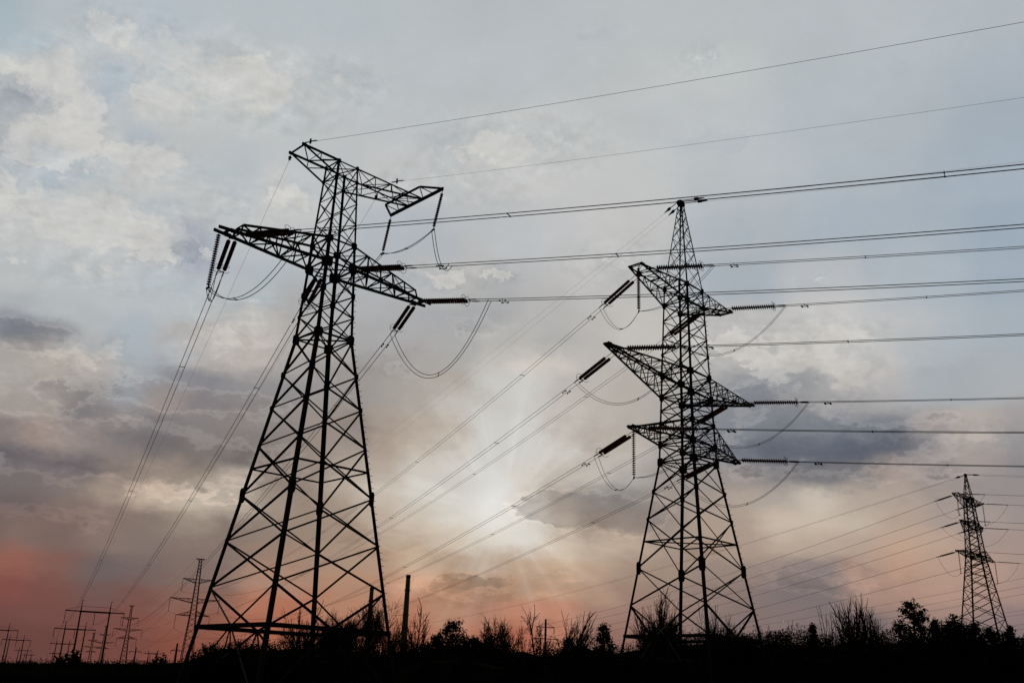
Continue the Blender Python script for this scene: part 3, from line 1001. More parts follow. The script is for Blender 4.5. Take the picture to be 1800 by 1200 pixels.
# --- left pylon
slopes_l = [-0.136, -0.130, -0.137]
W_ = lambda u, v, h: world(LT_POS, LT_ROT, u, v, h)
near_att = [W_(-7.25, 0.50, 29.40), W_(1.15, 1.45, 29.40), W_(8.1, 0.35, 29.36)]
far_att = [W_(-7.6, -0.40, 29.30), W_(-0.1, -1.30, 29.25), W_(8.0, -0.55, 29.30)]
who = ['left lower arm of the largest pylon', 'middle of the largest pylon', 'right lower arm of the largest pylon']
LN, LF = [], []
for i in range(3):
    d = (NEAR + Vector((0, 0, slopes_l[i]))).normalized()
    LN.append(tension_set(near_att[i], d, 'paired insulator strings pulling right from the ' + who[i], 4.4))
    lists = [near_pts(e, slopes_l[i]) for e in LN[i]]
    twin('power_line', 'twin power line leading right from the ' + who[i], lists, 0.027, G_NEAR, (4, 10, 17), (2.2,))
for i in range(3):
    tgt = port_pt(0, i, -PORT_STR)
    d = (tgt - far_att[i])
    d.z = 0
    d = d.normalized()
    sl = -0.13 if i != 1 else -0.115
    LF.append(tension_set(far_att[i], (d + Vector((0, 0, sl - 0.04))).normalized(), 'paired insulator strings pulling away left from the ' + who[i], 4.4))
    nrm = Vector((-d.y, d.x, 0))
    lists = []
    for k, e in zip((-1, 1), LF[i]):
        pts = sag_pts(e, tgt + nrm * k * 0.21, 6.5, 40)
        for kk in (1, 2):
            q0, q1 = port_pt(kk - 1, i, -PORT_STR), port_pt(kk, i, -PORT_STR)
            pts += sag_pts(q0 + nrm * k * 0.21, q1 + nrm * k * 0.21, 3.6, 14)[1:]
        lists.append(pts)
    twin('power_line', 'twin power line leading away left from the ' + who[i], lists, 0.027, G_FAR, (2, 7, 13, 20, 28), (2.0,))
# jumpers of the left pylon
hs0 = hang_string(W_(-8.75, -0.1, 29.35), W_(-8.95, -0.1, 25.2), 'single hanging insulator string at the tip of the left lower arm of the largest pylon', 0.15)
twin('jumper', 'jumper loop sagging under the left lower arm of the largest pylon', [sag_pts(LN[0][k], hs0[k], 2.3 + .15 * k) for k in (0, 1)], 0.025, G_J, (16,), cat='jumper wire')
twin('jumper', 'short jumper loop below the left tip strings of the largest pylon', [sag_pts(hs0[k], LF[0][k] , 1.35) for k in (0, 1)], 0.025, G_J, (12,), cat='jumper wire')
j1 = hang_string(W_(7.15, 3.3, 37.55), W_(6.55, 3.2, 34.0), 'insulator string hanging from the near end of the T shaped beam', 0.13)
j2 = hang_string(W_(7.15, -3.3, 37.55), W_(6.55, -3.2, 34.0), 'insulator string hanging from the far end of the T shaped beam', 0.13)
lead = [near_pts(e, slopes_l[1])[0] + NEAR * 2.9 + Vector((0, 0, slopes_l[1] * 2.9)) for e in LN[1]]
twin('jumper', 'jumper wires rising from the middle line to the near hanging string', [sag_pts(j1[k], lead[k], 1.5) for k in (0, 1)], 0.025, G_J, (12, ), cat='jumper wire')
twin('jumper', 'jumper wires slung between the two strings under the T shaped beam', [sag_pts(j1[k], j2[k], .5 + .12 * k) for k in (0, 1)], 0.025, G_J, (12,), cat='jumper wire')
twin('jumper', 'jumper wires dropping from the far hanging string to the back of the largest pylon', [sag_pts(j2[k], LF[1][k], 1.0) for k in (0, 1)], 0.025, G_J, (12,), cat='jumper wire')
twin('jumper', 'big jumper loop drooping below the right lower arm of the largest pylon', [sag_pts(LN[2][k] + NEAR * 1.0 + Vector((0, 0, -.12)), LF[2][k], 4.6 + 0.25 * k, 30) for k in (0, 1)], 0.025, G_J, (14,), cat='jumper wire')
# earth wires of the left pylon
for u, v, sl, w_ in ((-3.85, 0.95, -0.118, 'short left'), (3.95, 0.95, -0.118, 'long right')):
    p = W_(u, v, 37.85)
    single('earth_wire', 'thin earth wire leading right from the %s upper arm of the largest pylon' % w_, near_pts(p, sl), 0.012 if u < 0 else 0.008, G_E, 'earth wire')
    mb = MB()
    mb.bar(p, p + NEAR * 0.6 + Vector((0, 0, -.05)), 0.06)
    mb.bar(p + NEAR * 0.5 + Vector((0, 0, -.2)), p + NEAR * 0.5 + Vector((0, 0, .2)), 0.08, 0.12)
    mb.bar(p + NEAR * 0.55, p + NEAR * 1.1 + Vector((0, 0, -.08)), 0.05)
    tag(mb.build('wire_clamp', M_STEEL), 'earth wire clamp on the %s upper arm of the largest pylon, right side' % w_, 'clamp', 'earth wire clamps')
for (u, h, i, w_) in ((-3.85, 37.6, -6.2, 'short left'), (3.95, 37.5, 6.2, 'long right')):
    p = W_(u, -0.95, h)
    e = p - Vector((0, 0, 0.35)) + FARD * 0.3
    q = world(PORTALS[0][0], LINE_ROT, i, 0, 27.3)
    single('earth_wire', 'thin earth wire leading away left from the %s upper arm of the largest pylon' % w_, sag_pts(e, q, 4.0, 30), 0.010, G_E, 'earth wire')
    mb = MB()
    mb.tube([p, e], 0.03, 6)
    mb.lathe(p - Vector((0, 0, .1)), FARD + Vector((0, 0, -.9)), [(0, .05), (.05, .13), (.12, .14), (.18, .06), (.25, .12), (.3, .05)], 8)
    tag(mb.build('wire_clamp', M_STEEL), 'earth wire hanger on the %s upper arm of the largest pylon, back side' % w_, 'clamp', 'earth wire clamps')

# --- right pylon and the far pylon of the same kind
ARMS_R = [('upper', 34.0, 5.7, 0.6, 6.95), ('middle', 26.15, 9.3, 0.3, 10.7), ('lower', 20.45, 6.7, 0.3, 7.8)]
ARMS_F = [('upper', 37.9, 6.2, 0.5, 6.9), ('middle', 33.1, 5.0, 0.3, 5.6), ('lower', 27.2, 8.8, 0.3, 9.6)]
SUS_ARM = {'upper': (5.5, 36.3), 'middle': (9.2, 28.9), 'lower': (6.3, 22.7)}
SUS_STR = 5.0


def tower_pt(k, arm, s, dz=0.0):
    p, h = TOWERS[k]
    u, z = SUS_ARM[arm]
    return world(p, LINE_ROT, s * u, 0, z + dz)


def dress(ARMS, pos, rot, which, near_slope, far_target, wires, detail, r, hang_arms):
    Wd = lambda u, v, h: world(pos, rot, u, v, h)
    for an, h, au, av, tip in ARMS:
        for s in (-1, 1):
            side = 'left' if s < 0 else 'right'
            nm = '%s %s arm of the %s' % (side, an, which)
            sl = near_slope[(an, s)]
            ne = tension_set(Wd(s * au, av, h), (NEAR + Vector((0, 0, sl))).normalized(), 'insulator strings pulling right from the ' + nm, 4.6 if detail else 3.6, 0.32, 0.19, 0.175 if detail else .11, rings=detail, lead=.6)
            lists = [near_pts(e, sl) for e in ne]
            if wires == 1:
                a = [(x + y) / 2 for x, y in zip(*lists)]
                single('power_line', 'power line leading right from the ' + nm, a, r, G_NEAR)
            else:
                twin('power_line', 'twin power line leading right from the ' + nm, lists, r, G_NEAR, (3, 6, 11), (1.6,))
            tgt = far_target(an, s)
            pa = Wd(s * (au - (0.2 if s < 0 else 1.3)), -av, h - 0.1)
            d = tgt - pa
            d.z = 0
            dl = d.length
            d = d.normalized()
            fe = tension_set(pa, (d + Vector((0, 0, -0.12))).normalized(), 'insulator strings pulling away left from the ' + nm, 5.7 if detail else 3.8, 0.42, 0.19, 0.14 if detail else .11, rings=detail, lead=1.3 if detail else .6)
            nrm = Vector((-d.y, d.x, 0))
            lists = []
            for k, e in zip((-1, 1), fe):
                pts = sag_pts(e, tgt + nrm * k * 0.2, 6.5 * (dl / 300) ** 2, 40)
                if detail:
                    for kk in (1, 2):
                        pts += sag_pts(tower_pt(kk - 1, an, s, -SUS_STR) + nrm * k * .2, tower_pt(kk, an, s, -SUS_STR) + nrm * k * .2, 6.0, 14)[1:]
                lists.append(pts)
            if wires == 1:
                a = [(x + y) / 2 for x, y in zip(*lists)]
                single('power_line', 'power line leading away left from the ' + nm, a, r, G_FAR)
            else:
                twin('power_line', 'twin power line leading away left from the ' + nm, lists, r * .72, G_FAR, (2, 6, 12, 19), (1.8,))
            jr = 0.018 if wires == 2 else 0.022
            if (an, s) in hang_arms:
                hq = hang_string(Wd(s * (tip - 0.15), 0.25, h), Wd(s * (tip - 0.15), 0.25, h - 4.0), 'insulator string hanging at the tip, ' + nm, 0.15, group='hanging jumper strings of the three armed pylons')
                for a, b, t, sg in ((ne, hq, 'front', 0.9), (hq, fe, 'back', 1.7)):
                    L2 = [sag_pts(a[k], b[k], sg + .1 * k, 20) for k in (0, 1)]
                    twin('jumper', '%s jumper loop by the hanging string, %s' % (t, nm), L2[:wires], jr, G_J, (9,) if wires == 2 else (), cat='jumper wire')
            else:
                L2 = [sag_pts(ne[k], fe[k], 2.9 + .15 * k, 26) for k in (0, 1)]
                twin('jumper', 'jumper loop drooping under the ' + nm, L2[:wires], jr, G_J, (11,) if wires == 2 else (), cat='jumper wire')


NS = {('upper', -1): -.123, ('upper', 1): -.093, ('middle', -1): -.104, ('middle', 1): -.089, ('lower', -1): -.108, ('lower', 1): -.1}
dress(ARMS_R, RT_POS, RT_ROT, 'second largest pylon', NS, lambda a, s: tower_pt(0, a, s, -SUS_STR), 2, True, 0.024, {('upper', -1), ('lower', -1)})
POLE_POS = FT_POS + FARD * 340
POLE_ARM = {'upper': (3.2, 21.5), 'middle': (5.0, 18.0), 'lower': (3.6, 14.5)}
dress(ARMS_F, FT_POS, FT_ROT, 'small right edge pylon', {k: -.095 for k in NS},
      lambda a, s: world(POLE_POS, LINE_ROT, s * POLE_ARM[a][0], 0, POLE_ARM[a][1] - 1.5), 1, False, 0.032,
      {('upper', -1), ('upper', 1), ('lower', -1), ('lower', 1)})
for pos, rot, which, tgt, r in ((RT_POS, RT_ROT, 'second largest pylon', None, 0.0065), (FT_POS, FT_ROT, 'small right edge pylon', POLE_POS + Vector((0, 0, 25)), 0.018)):
    p = world(pos, rot, 0, 0, 42.6)
    for s, t in ((-1, 'upper'), (1, 'lower')):
        side = world(pos, rot, s * .3, 0, 42.6) - p
        sd = 0.35 if s > 0 else 0.0
        single('earth_wire', '%s earth wire leading right from the peak of the %s' % (t, which), near_pts(p + side + NEAR * .2 - Vector((0, 0, .05 * s)), -0.108 - 0.004 * s), r, G_E, 'earth wire')
        q = tgt if tgt else world(TOWERS[0][0], LINE_ROT, 1.6 * s, 0, 44)
        a = p + side + FARD * .2 - Vector((0, 0, .1))
        single('earth_wire', '%s earth wire leading away left from the peak of the %s' % (t, which), sag_pts(a, q + Vector((0.8 * s, 0, 0)), 4.0, 30), r, G_E, 'earth wire')
        mb = MB()
        dq = (q - a).normalized() - Vector((0, 0, .06))
        for dd, st in ((NEAR + Vector((0, 0, -.08)), p + side), (dq, p + side)):
            mb.tube([st, st + dd * .5, st + dd * 1.3, st + dd * 1.6, st + dd * 2.3], [.04, .03, .035, .11, .04], 6)
            mb.bar(st + dd * 1.4, st + dd * 1.75, .16, .2)
        tag(mb.build('wire_clamp', M_STEEL), '%s earth wire clamp on the peak of the %s' % ('upper' if s < 0 else 'lower', which), 'clamp', 'earth wire clamps')

# ------------------------------------------------------------------ portals and suspension towers far off on the left
def portal(pos, h, arm_h, half, leg_u, label, thick):
    """Two tapered posts with a long crossarm, earth wire peaks and a tie wire above."""
    root = empty('portal_pylon', pos, LINE_ROT)
    tag(root, label, 'pylon', 'two legged portal pylons')
    for s in (-1, 1):
        mb = MB()
        u = s * leg_u
        mb.tube([(u, 0, 0), (u, 0, arm_h + 0.3)], [0.42 * thick, 0.27 * thick], 8)
        mb.tube([(u, 0, arm_h + 0.2), (u, 0, h)], [0.25 * thick, 0.10 * thick], 4)
        mb.bar((u, 0, h), (u + 0.7, 0, h), 0.16 * thick)
        mb.bar((u, 0, arm_h - 0.5), (u, 0, arm_h + 0.2), 0.8 * thick, 0.7 * thick)
        mb.build('post', M_POST, root)
    mb = MB()
    mb.bar((-half, 0, arm_h), (half, 0, arm_h), 0.34 * thick, 0.4 * thick)
    mb.bar((-leg_u, 0, arm_h - 0.05), (leg_u, 0, arm_h - 0.05), 0.5 * thick, 0.62 * thick)
    mb.build('crossarm', M_STEEL, root)
    mb = MB()
    k = arm_h + (h - arm_h) * 0.45
    mb.tube([(-half, 0, arm_h + .2), (-leg_u, 0, k), (leg_u, 0, k), (half, 0, arm_h + .2)], 0.055 * thick, 4)
    mb.build('tie_rod', M_STEEL, root)
    return root


def sus_string(p, L, label, r):
    mb = MB()
    prof = [(0, .05), (.2, .05)]
    n = max(6, int(L / .3))
    for i in range(n):
        x = .25 + (L - .6) * i / n
        prof += [(x, r * .6), (x + .5 * (L - .6) / n, r), (x + .9 * (L - .6) / n, r * .6)]
    prof += [(L - .3, r * .5), (L, r * 1.5), (L + .1, r * 1.5)]
    mb.lathe(p, (0, 0, -1), prof, 6)
    return tag(mb.build('insulator_string', M_GLASS), label, 'insulator', 'insulator strings of the far line')


ORD = ['nearest', 'second', 'third']
for k, (p, h) in enumerate(PORTALS):
    portal(p, h, 23.4, 10.9, 5.3, '%s two legged portal pylon of the row on the left with three hanging strings' % ORD[k], 1.0 + 0.12 * k)
    for i, nm in enumerate(('left end', 'middle', 'right end')):
        if k < 2:
            sus_string(port_pt(k, i) - Vector((0, 0, .2)), PORT_STR - .3, 'insulator string hanging from the %s of the %s portal crossarm' % (nm, ORD[k]), 0.17 + .06 * k)


def sus_tower(pos, h, label, lw):
    root = empty('suspension_pylon', pos, LINE_ROT)
    tag(root, label, 'pylon', 'three armed suspension pylons')
    tab = [(0, 2.6), (24.0, 1.15), (h, 0.5)]
    lev = [0.0]
    x = 0.0
    while x < h - 1.5:
        x += max(1.3, 1.45 * interp(tab, x))
        lev.append(min(x, h))
    if lev[-1] < h:
        lev.append(h)
    P, sz = lattice_body(root, tab, lev, [h], [(24, lw, lw * .42), (99, lw * .8, lw * .38)], [], -1, (9, 9), [])
    for s in (-1, 1):
        for an, (u, z) in SUS_ARM.items():
            lo = an == 'lower'
            hb, ht = (z, z + 1.7) if lo else (z - 1.5, z)
            crossarm(root, P, s, hb, ht, (u, z, .15), 5, lw * .75)
    mb = MB()
    mb.bar((-1.7, 0, h), (1.7, 0, h), lw, lw * 1.2)
    for s in (-1, 1):
        mb.bar((s * 1.6, 0, h), (s * .4, 0, h - 0.8), lw * .6)
    mb.build('earth_wire_arm', M_STEEL, root)
    return root


for k, (p, h) in enumerate(TOWERS):
    sus_tower(p, h, ['slim suspension pylon with three arms just left of the largest pylon', 'second slim three armed suspension pylon, right of the portals', 'third small three armed suspension pylon seen between the portal posts'][k], (0.26, 0.36, 0.5)[k])
    if k < 2:
        for an in SUS_ARM:
            for s in (-1, 1):
                sus_string(tower_pt(k, an, s), SUS_STR - .2, 'insulator string on the %s %s arm of the %s suspension pylon' % ('left' if s < 0 else 'right', an, ORD[k]), 0.12 + .08 * k)
q = place(187, 1100, 44.0, 0)
sus_tower(q, 44.0, 'small three armed suspension pylon behind the right post of the nearest portal', 0.42)
# earth wires between the far supports
for k in (0, 1):
    for s, nm in ((-1, 'left'), (1, 'right')):
        a, b = world(TOWERS[k][0], LINE_ROT, 1.6 * s, 0, 44), world(TOWERS[k + 1][0], LINE_ROT, 1.6 * s, 0, 44)
        single('earth_wire', '%s earth wire between the tops of the %s and %s suspension pylons' % (nm, ORD[k], ORD[k + 1]), sag_pts(a, b, 5, 16), 0.02, G_E, 'earth wire')
# another row of portals at the left edge, and a few further supports on the horizon
row = [(17.5, 1095, 27.5, 'nearest portal pylon of the left edge row, its crossarm cut by the picture edge', 1.0, -1),
       (31, 1115, 27.5, 'second portal pylon of the row at the left edge', 1.15, 0),
       (42, 1137, 27.5, 'third portal pylon of the row at the left edge', 1.4, 0),
       (50, 1146, 27.5, 'farthest portal pylon of the row at the left edge', 1.7, 0),
       (101, 1143, 27.5, 'tiny portal pylon low on the horizon left of the bushes', 1.7, 0),
       (270, 1142, 27.5, 'tiny portal pylon low on the horizon right of the second suspension pylon', 1.5, 0)]
edge = []
for px, py, h, lb, th, off in row:
    p = place(px, py, h, 0)
    if off:
        p = p - Vector((cos(LINE_ROT), sin(LINE_ROT), 0)) * 5.3
    edge.append(p)
    portal(p, h, 23.4, 10.9, 5.3, lb, th)
    if off or px == 31:
        for i, nm in enumerate(('left end', 'middle', 'right end')):
            sus_string(world(p, LINE_ROT, PORT_ARM[i][0], 0, 23.1), 4.3, 'insulator string at the %s of the %s portal crossarm at the left edge' % (nm, 'nearest' if off else 'second'), .24)
for i, nm in enumerate(('left', 'middle', 'right')):
    pts = []
    for a, b in zip(edge[:4], edge[1:4]):
        pts += sag_pts(world(a, LINE_ROT, PORT_ARM[i][0], 0, 18.7), world(b, LINE_ROT, PORT_ARM[i][0], 0, 18.7), 4.5, 14)
    single('power_line', '%s wire along the row of portals at the left edge' % nm, pts, 0.03, 'far power lines')


def utility_pole(pos, h, arms, label, r, rot=LINE_ROT):
    root = empty('utility_pole', pos, rot)
    tag(root, label, 'pole', 'poles among the trees')
    mb = MB()
    mb.tube([(0, 0, 0), (0, 0, h)], [r * 1.25, r * .8], 8)
    mb.build('post', M_POST, root)
    for u, z in arms:
        mb = MB()
        mb.bar((-u, 0, z), (u, 0, z), r * .5, r * .6)
        mb.bar((-u * .95, 0, z), (0, 0, z + 1.1), r * .25)
        mb.bar((u * .95, 0, z), (0, 0, z + 1.1), r * .25)
        for s in (-1, 1):
            mb.lathe((s * u * .97, 0, z), (0, 0, -1), [(0, r * .15), (.2, r * .3), (1.5, r * .3), (1.6, r * .15)], 6)
        mb.build('crossarm', M_STEEL, root)
    return root


utility_pole(POLE_POS, 25.0, [POLE_ARM[a] for a in POLE_ARM], 'dark concrete pole with three arms hidden among the bare trees by the chimneys', .35)
p = at(957, 1200, 260)
p.z = 0
utility_pole(p, 18.3, [(2.4, 16.3), (3.6, 13.4), (2.4, 10.6)], 'thin pole with short arms standing in the bare tree right of the round pine', .32, radians(15))
for px, py, D, arms, lb in ((239.5, 1137, 900, [(5, 15), (7, 9)], 'tiny two armed pole on the horizon right of the second suspension pylon'),
                            (312, 1130, 600, [(3, 14)], 'tiny single armed pole just left of the largest pylon foot')):
    p = at(px, py, D)
    z = p.z
    p.z = 0
    utility_pole(p, z, [(u, z * a / 18) for u, a in arms], lb, .6)

# single wires that cross low behind the pylons on the right
for k, (ya, yb, D0, D1) in enumerate(((997, 1178, 330, 560), (1012, 1190, 330, 560), (1026, 1196, 330, 560), (1060, 1190, 420, 640), (1067, 1197, 420, 640), (1087, 1200, 500, 700), (1096, 1204, 500, 700))):
    a, b = at(1930, ya - 8, D0), at(760, yb - 26, D1)
    single('power_line', '%s of seven thin wires crossing low behind the pylons on the right' % ('topmost', 'second from the top', 'third from the top', 'middle', 'third from the bottom', 'second from the bottom', 'lowest')[k], sag_pts(a, b, 6, 30), 0.035, 'wires crossing low on the right')


# ------------------------------------------------------------------ chimneys and smoke
def chimney(px, py, D, r0, r1, label, foot_px):
    p = at(px, py, D)
    h = p.z
    base = at(foot_px, 1140, D)
    root = empty('chimney', (p.x, p.y, 0))
    tag(root, label, 'chimney', 'factory chimneys')
    mb = MB()
    n = 14
    mb.lathe((0, 0, 0), (0, 0, 1), [(h * i / n, r0 + (r1 - r0) * i / n) for i in range(n + 1)], 24)
    mb.build('shaft', M_CONC, root, True)
    mb = MB()
    mb.lathe((0, 0, h - 3.0), (0, 0, 1), [(0, r1 * 1.01), (.2, r1 * 1.1), (2.7, r1 * 1.12), (3.1, r1 * 1.05), (3.2, r1 * .7)], 24)
    mb.build('rim', M_POST, root, True)
    for f in (.35, .62, .85):
        mb = MB()
        rr = r0 + (r1 - r0) * f
        mb.ring((0, 0, h * f), (1, 0, 0), (0, 1, 0), rr + .7, .10, n=28)
        mb.ring((0, 0, h * f + 1.1), (1, 0, 0), (0, 1, 0), rr + .7, .07, n=28)
        for i in range(12):
            c, s = cos(i * pi / 6), sin(i * pi / 6)
            mb.bar((c * (rr - .1), s * (rr - .1), h * f), (c * (rr + .75), s * (rr + .75), h * f), .14)
            mb.bar((c * (rr + .7), s * (rr + .7), h * f), (c * (rr + .7), s * (rr + .7), h * f + 1.15), .09)
        mb.build('gallery', M_POST, root)
    return p


CH_TOP = chimney(718, 1010, 900, 3.5, 1.95, 'taller dark factory chimney right of the largest pylon, smoking', 712)
chimney(654, 1032, 900, 3.3, 1.75, 'shorter factory chimney seen through the right leg of the largest pylon', 650)

# pale plume that drifts right off the taller chimney
mb = MB()
rng = random.Random(3)
pts, rs = [], []
for i in range(9):
    t = i / 8
    q = CH_TOP + (at(718 + 52 * t ** 1.2, 1012 - 44 * t ** .8, 900) - at(718, 1012, 900))
    pts.append(q + Vector((rng.uniform(-.4, .4), rng.uniform(-.4, .4), rng.uniform(-.4, .4))))
    rs.append(1.3 + 5.5 * t ** .8 * rng.uniform(.9, 1.1))
mb.tube(pts, rs, 12)
M_SMOKE = bpy.data.materials.new('thin_smoke')
M_SMOKE.use_nodes = True
_n = M_SMOKE.node_tree
_n.nodes.remove(_n.nodes['Principled BSDF'])
_v = _n.nodes.new('ShaderNodeVolumePrincipled')
_v.inputs['Color'].default_value = (.9, .88, .85, 1)
_v.inputs['Anisotropy'].default_value = .75
_tc, _nz, _mr = _n.nodes.new('ShaderNodeTexCoord'), _n.nodes.new('ShaderNodeTexNoise'), _n.nodes.new('ShaderNodeMapRange')
_nz.inputs['Scale'].default_value = .12
_nz.inputs['Detail'].default_value = 3
for _i, _x in enumerate((.25, .60, .01, .085)):
    _mr.inputs[_i + 1].default_value = _x
_n.links.new(_tc.outputs['Object'], _nz.inputs['Vector'])
_n.links.new(_nz.outputs[0], _mr.inputs[0])
_n.links.new(_mr.outputs[0], _v.inputs['Density'])
_n.links.new(_v.outputs[0], _n.nodes['Material Output'].inputs['Volume'])
tag(mb.build('smoke', M_SMOKE, None, True), 'pale smoke drifting from the taller chimney', 'smoke', kind='stuff')

# ------------------------------------------------------------------ trees and shrubs
def rnd_dir(rng):
    z = rng.uniform(-1, 1)
    a = rng.uniform(0, 2 * pi)
    s = sqrt(1 - z * z)
    return Vector((s * cos(a), s * sin(a), z))


def card(mb, c, size, rng, n=None, stretch=1.6):
    """One small leaf shaped face."""
    d = n or rnd_dir(rng)
    s, t = basis(d, rnd_dir(rng))
    o = len(mb.v)
    w, l = size * rng.uniform(.5, .9), size * stretch * rng.uniform(.7, 1.2)
    mb.v += [c - t * l * .5, c + s * w * .5, c + t * l * .5, c - s * w * .5]
    mb.f.append((o, o + 1, o + 2, o + 3))


def limb(out, p, d, L, r, depth, rng, P):
    """Grow one branch and its children as (points, radius, depth)."""
    n = 4 if depth > 1 else 2
    pts = [p.copy()]
    q, dd = p.copy(), d.normalized()
    for i in range(n):
        dd = (dd + rnd_dir(rng) * P['wob'] + Vector((0, 0, P['lift']))).normalized()
        q = q + dd * (L / n)
        pts.append(q.copy())
    out.append((pts, r, depth))
    if depth == 0:
        return
    kids = P['kids'][min(depth, len(P['kids']) - 1)]
    for i in range(kids):
        t = rng.uniform(P['from'] if depth < P['top'] else .62, 1.0) if i else 1.0
        j = min(n - 1, int(t * n))
        b = pts[j].lerp(pts[j + 1], min(1, t * n - j))
        ang = rng.uniform(*P['ang']) * (0.35 if i == 0 else 1)
        v = rnd_dir(rng)
        side = (v - dd * v.dot(dd)).normalized()
        nd_ = (dd * cos(ang) + side * sin(ang)).normalized()
        limb(out, b, nd_, L * (rng.uniform(*P['len']) + (.08 if i == 0 else 0)), r * (.72 if i == 0 else rng.uniform(.42, .6)), depth - 1, rng, P)


BARE = {'from': .25, **dict(wob=.18, lift=.05, kids=[0, 5, 5, 4, 5, 6], ang=(.55, 1.1), len=(.58, .82))}
UPRIGHT = dict(BARE, lift=.08, ang=(.35, .75), len=(.60, .84))
ROUND = dict(BARE, kids=[0, 6, 5, 5, 5, 6], ang=(.55, 1.15), len=(.58, .76), lift=.03)
OPEN = dict(BARE, kids=[0, 2, 3, 3, 3, 3], lift=.07, ang=(.3, .7), len=(.6, .85))
SPARSE = dict(BARE, kids=[0, 4, 4, 4, 4, 5], lift=.08, ang=(.4, .85))


def spot(px, ytop, D):
    t = at(px, ytop, D)
    return Vector((t.x, t.y, 0)), t.z


def bare_tree(px, ytop, D, P, label, seed, depth=5, stems=1, width=None, rfac=1.0):
    pos, h = spot(px, ytop, D)
    rng = random.Random(seed)
    root = empty('bare_tree', pos, rng.uniform(0, 6))
    tag(root, label, 'tree', 'bare trees')
    out = []
    if stems > 1:
        depth -= 1
    P = dict(P, top=depth)
    for k in range(stems):
        off = Vector((0, 0, 0)) if stems == 1 else Vector((rng.uniform(-.5, .5), rng.uniform(-.5, .5), 0))
        lean = Vector((off.x * .35, off.y * .35, 1)) + rnd_dir(rng) * .06
        limb(out, off, lean, 1.0 * (1 if k == 0 else rng.uniform(.65, .95)), 1.0, depth, rng, P)
    zs = sorted(q.z for o in out for q in o[0])
    zmax = zs[int(len(zs) * .996)]
    for o in out:
        for q in o[0]:
            e = .75 + .5 * max(0, q.z / zmax)
            q.x *= e
            q.y *= e
    ext = sorted(sqrt(q.x * q.x + q.y * q.y) for o in out for q in o[0])[int(len(out) * 2.9)]
    k = h / zmax
    kw = k if width is None else max(.5 * k, width * .47 / ext)
    a, b = MB(), MB()
    r0 = .030 * h ** .7 * rfac / sqrt(stems)
    tip = .018 * D / 110 * rfac
    for pts, r, dp in out:
        pts = [Vector((q.x * kw, q.y * kw, q.z * k)) for q in pts]
        ra = max(r0 * r, tip * (1.15 if dp else 1))
        n = len(pts)
        rs = [ra + (max(ra * .6, tip * .75) - ra) * i / (n - 1) for i in range(n)]
        (a if dp >= depth - 1 else b).tube(pts, rs, 6 if dp >= depth - 1 else 3, cap=False)
    a.build('trunk', M_BARK, root)
    b.build('crown', M_TWIG, root)
    return root


def clump(mb, c, r, n, size, rng, flat=.75):
    for _ in range(n):
        v = rnd_dir(rng)
        v = v * (r * rng.random() ** .4)
        v.z *= flat
        card(mb, c + v, size, rng)


def pine(px, ytop, D, wpx, label, seed, low=.35, conic=.5):
    pos, h = spot(px, ytop, D)
    w = wpx / F_PX * D
    rng = random.Random(seed)
    root = empty('pine_tree', pos, 0)
    tag(root, label, 'tree', 'pines')
    tr = MB()
    tr.tube([(0, 0, 0), (.1, .05, h * .5), (0, 0, h * .93)], [.2, .14, .04], 7)
    cr = MB()
    n = int(26 + h * 4)
    for i in range(n):
        t = (i + .5) / n
        z = h * (low + (1 - low) * t)
        R = w / 2 * (1 - conic * t ** 1.5) * (1 if t < .8 else (1.05 - t) / .25)
        a = i * 2.4 + rng.uniform(-.5, .5)
        e = R * rng.uniform(.35, 1.0)
        c = Vector((cos(a) * e, sin(a) * e, z - .1 * R + rng.uniform(-.2, .2)))
        tr.tube([(0, 0, max(.3, z - e * .5)), c * .6 + Vector((0, 0, z * .4 - .1)), c], [.06, .04, .02], 4)
        rr = w * rng.uniform(.10, .17)
        clump(cr, c, rr, int(46), .17 + w * .012, rng)
        for _ in range(8):      # shoots that stand proud of the clump
            d = (rnd_dir(rng) + Vector((0, 0, .5))).normalized()
            q = c + Vector((d.x * rr, d.y * rr, d.z * rr * .8))
            card(cr, q + d * .15, .12, rng, d.cross(rnd_dir(rng)), 4.0)
    tr.build('trunk', M_BARK, root)
    cr.build('crown', M_PINE, root)
    return root


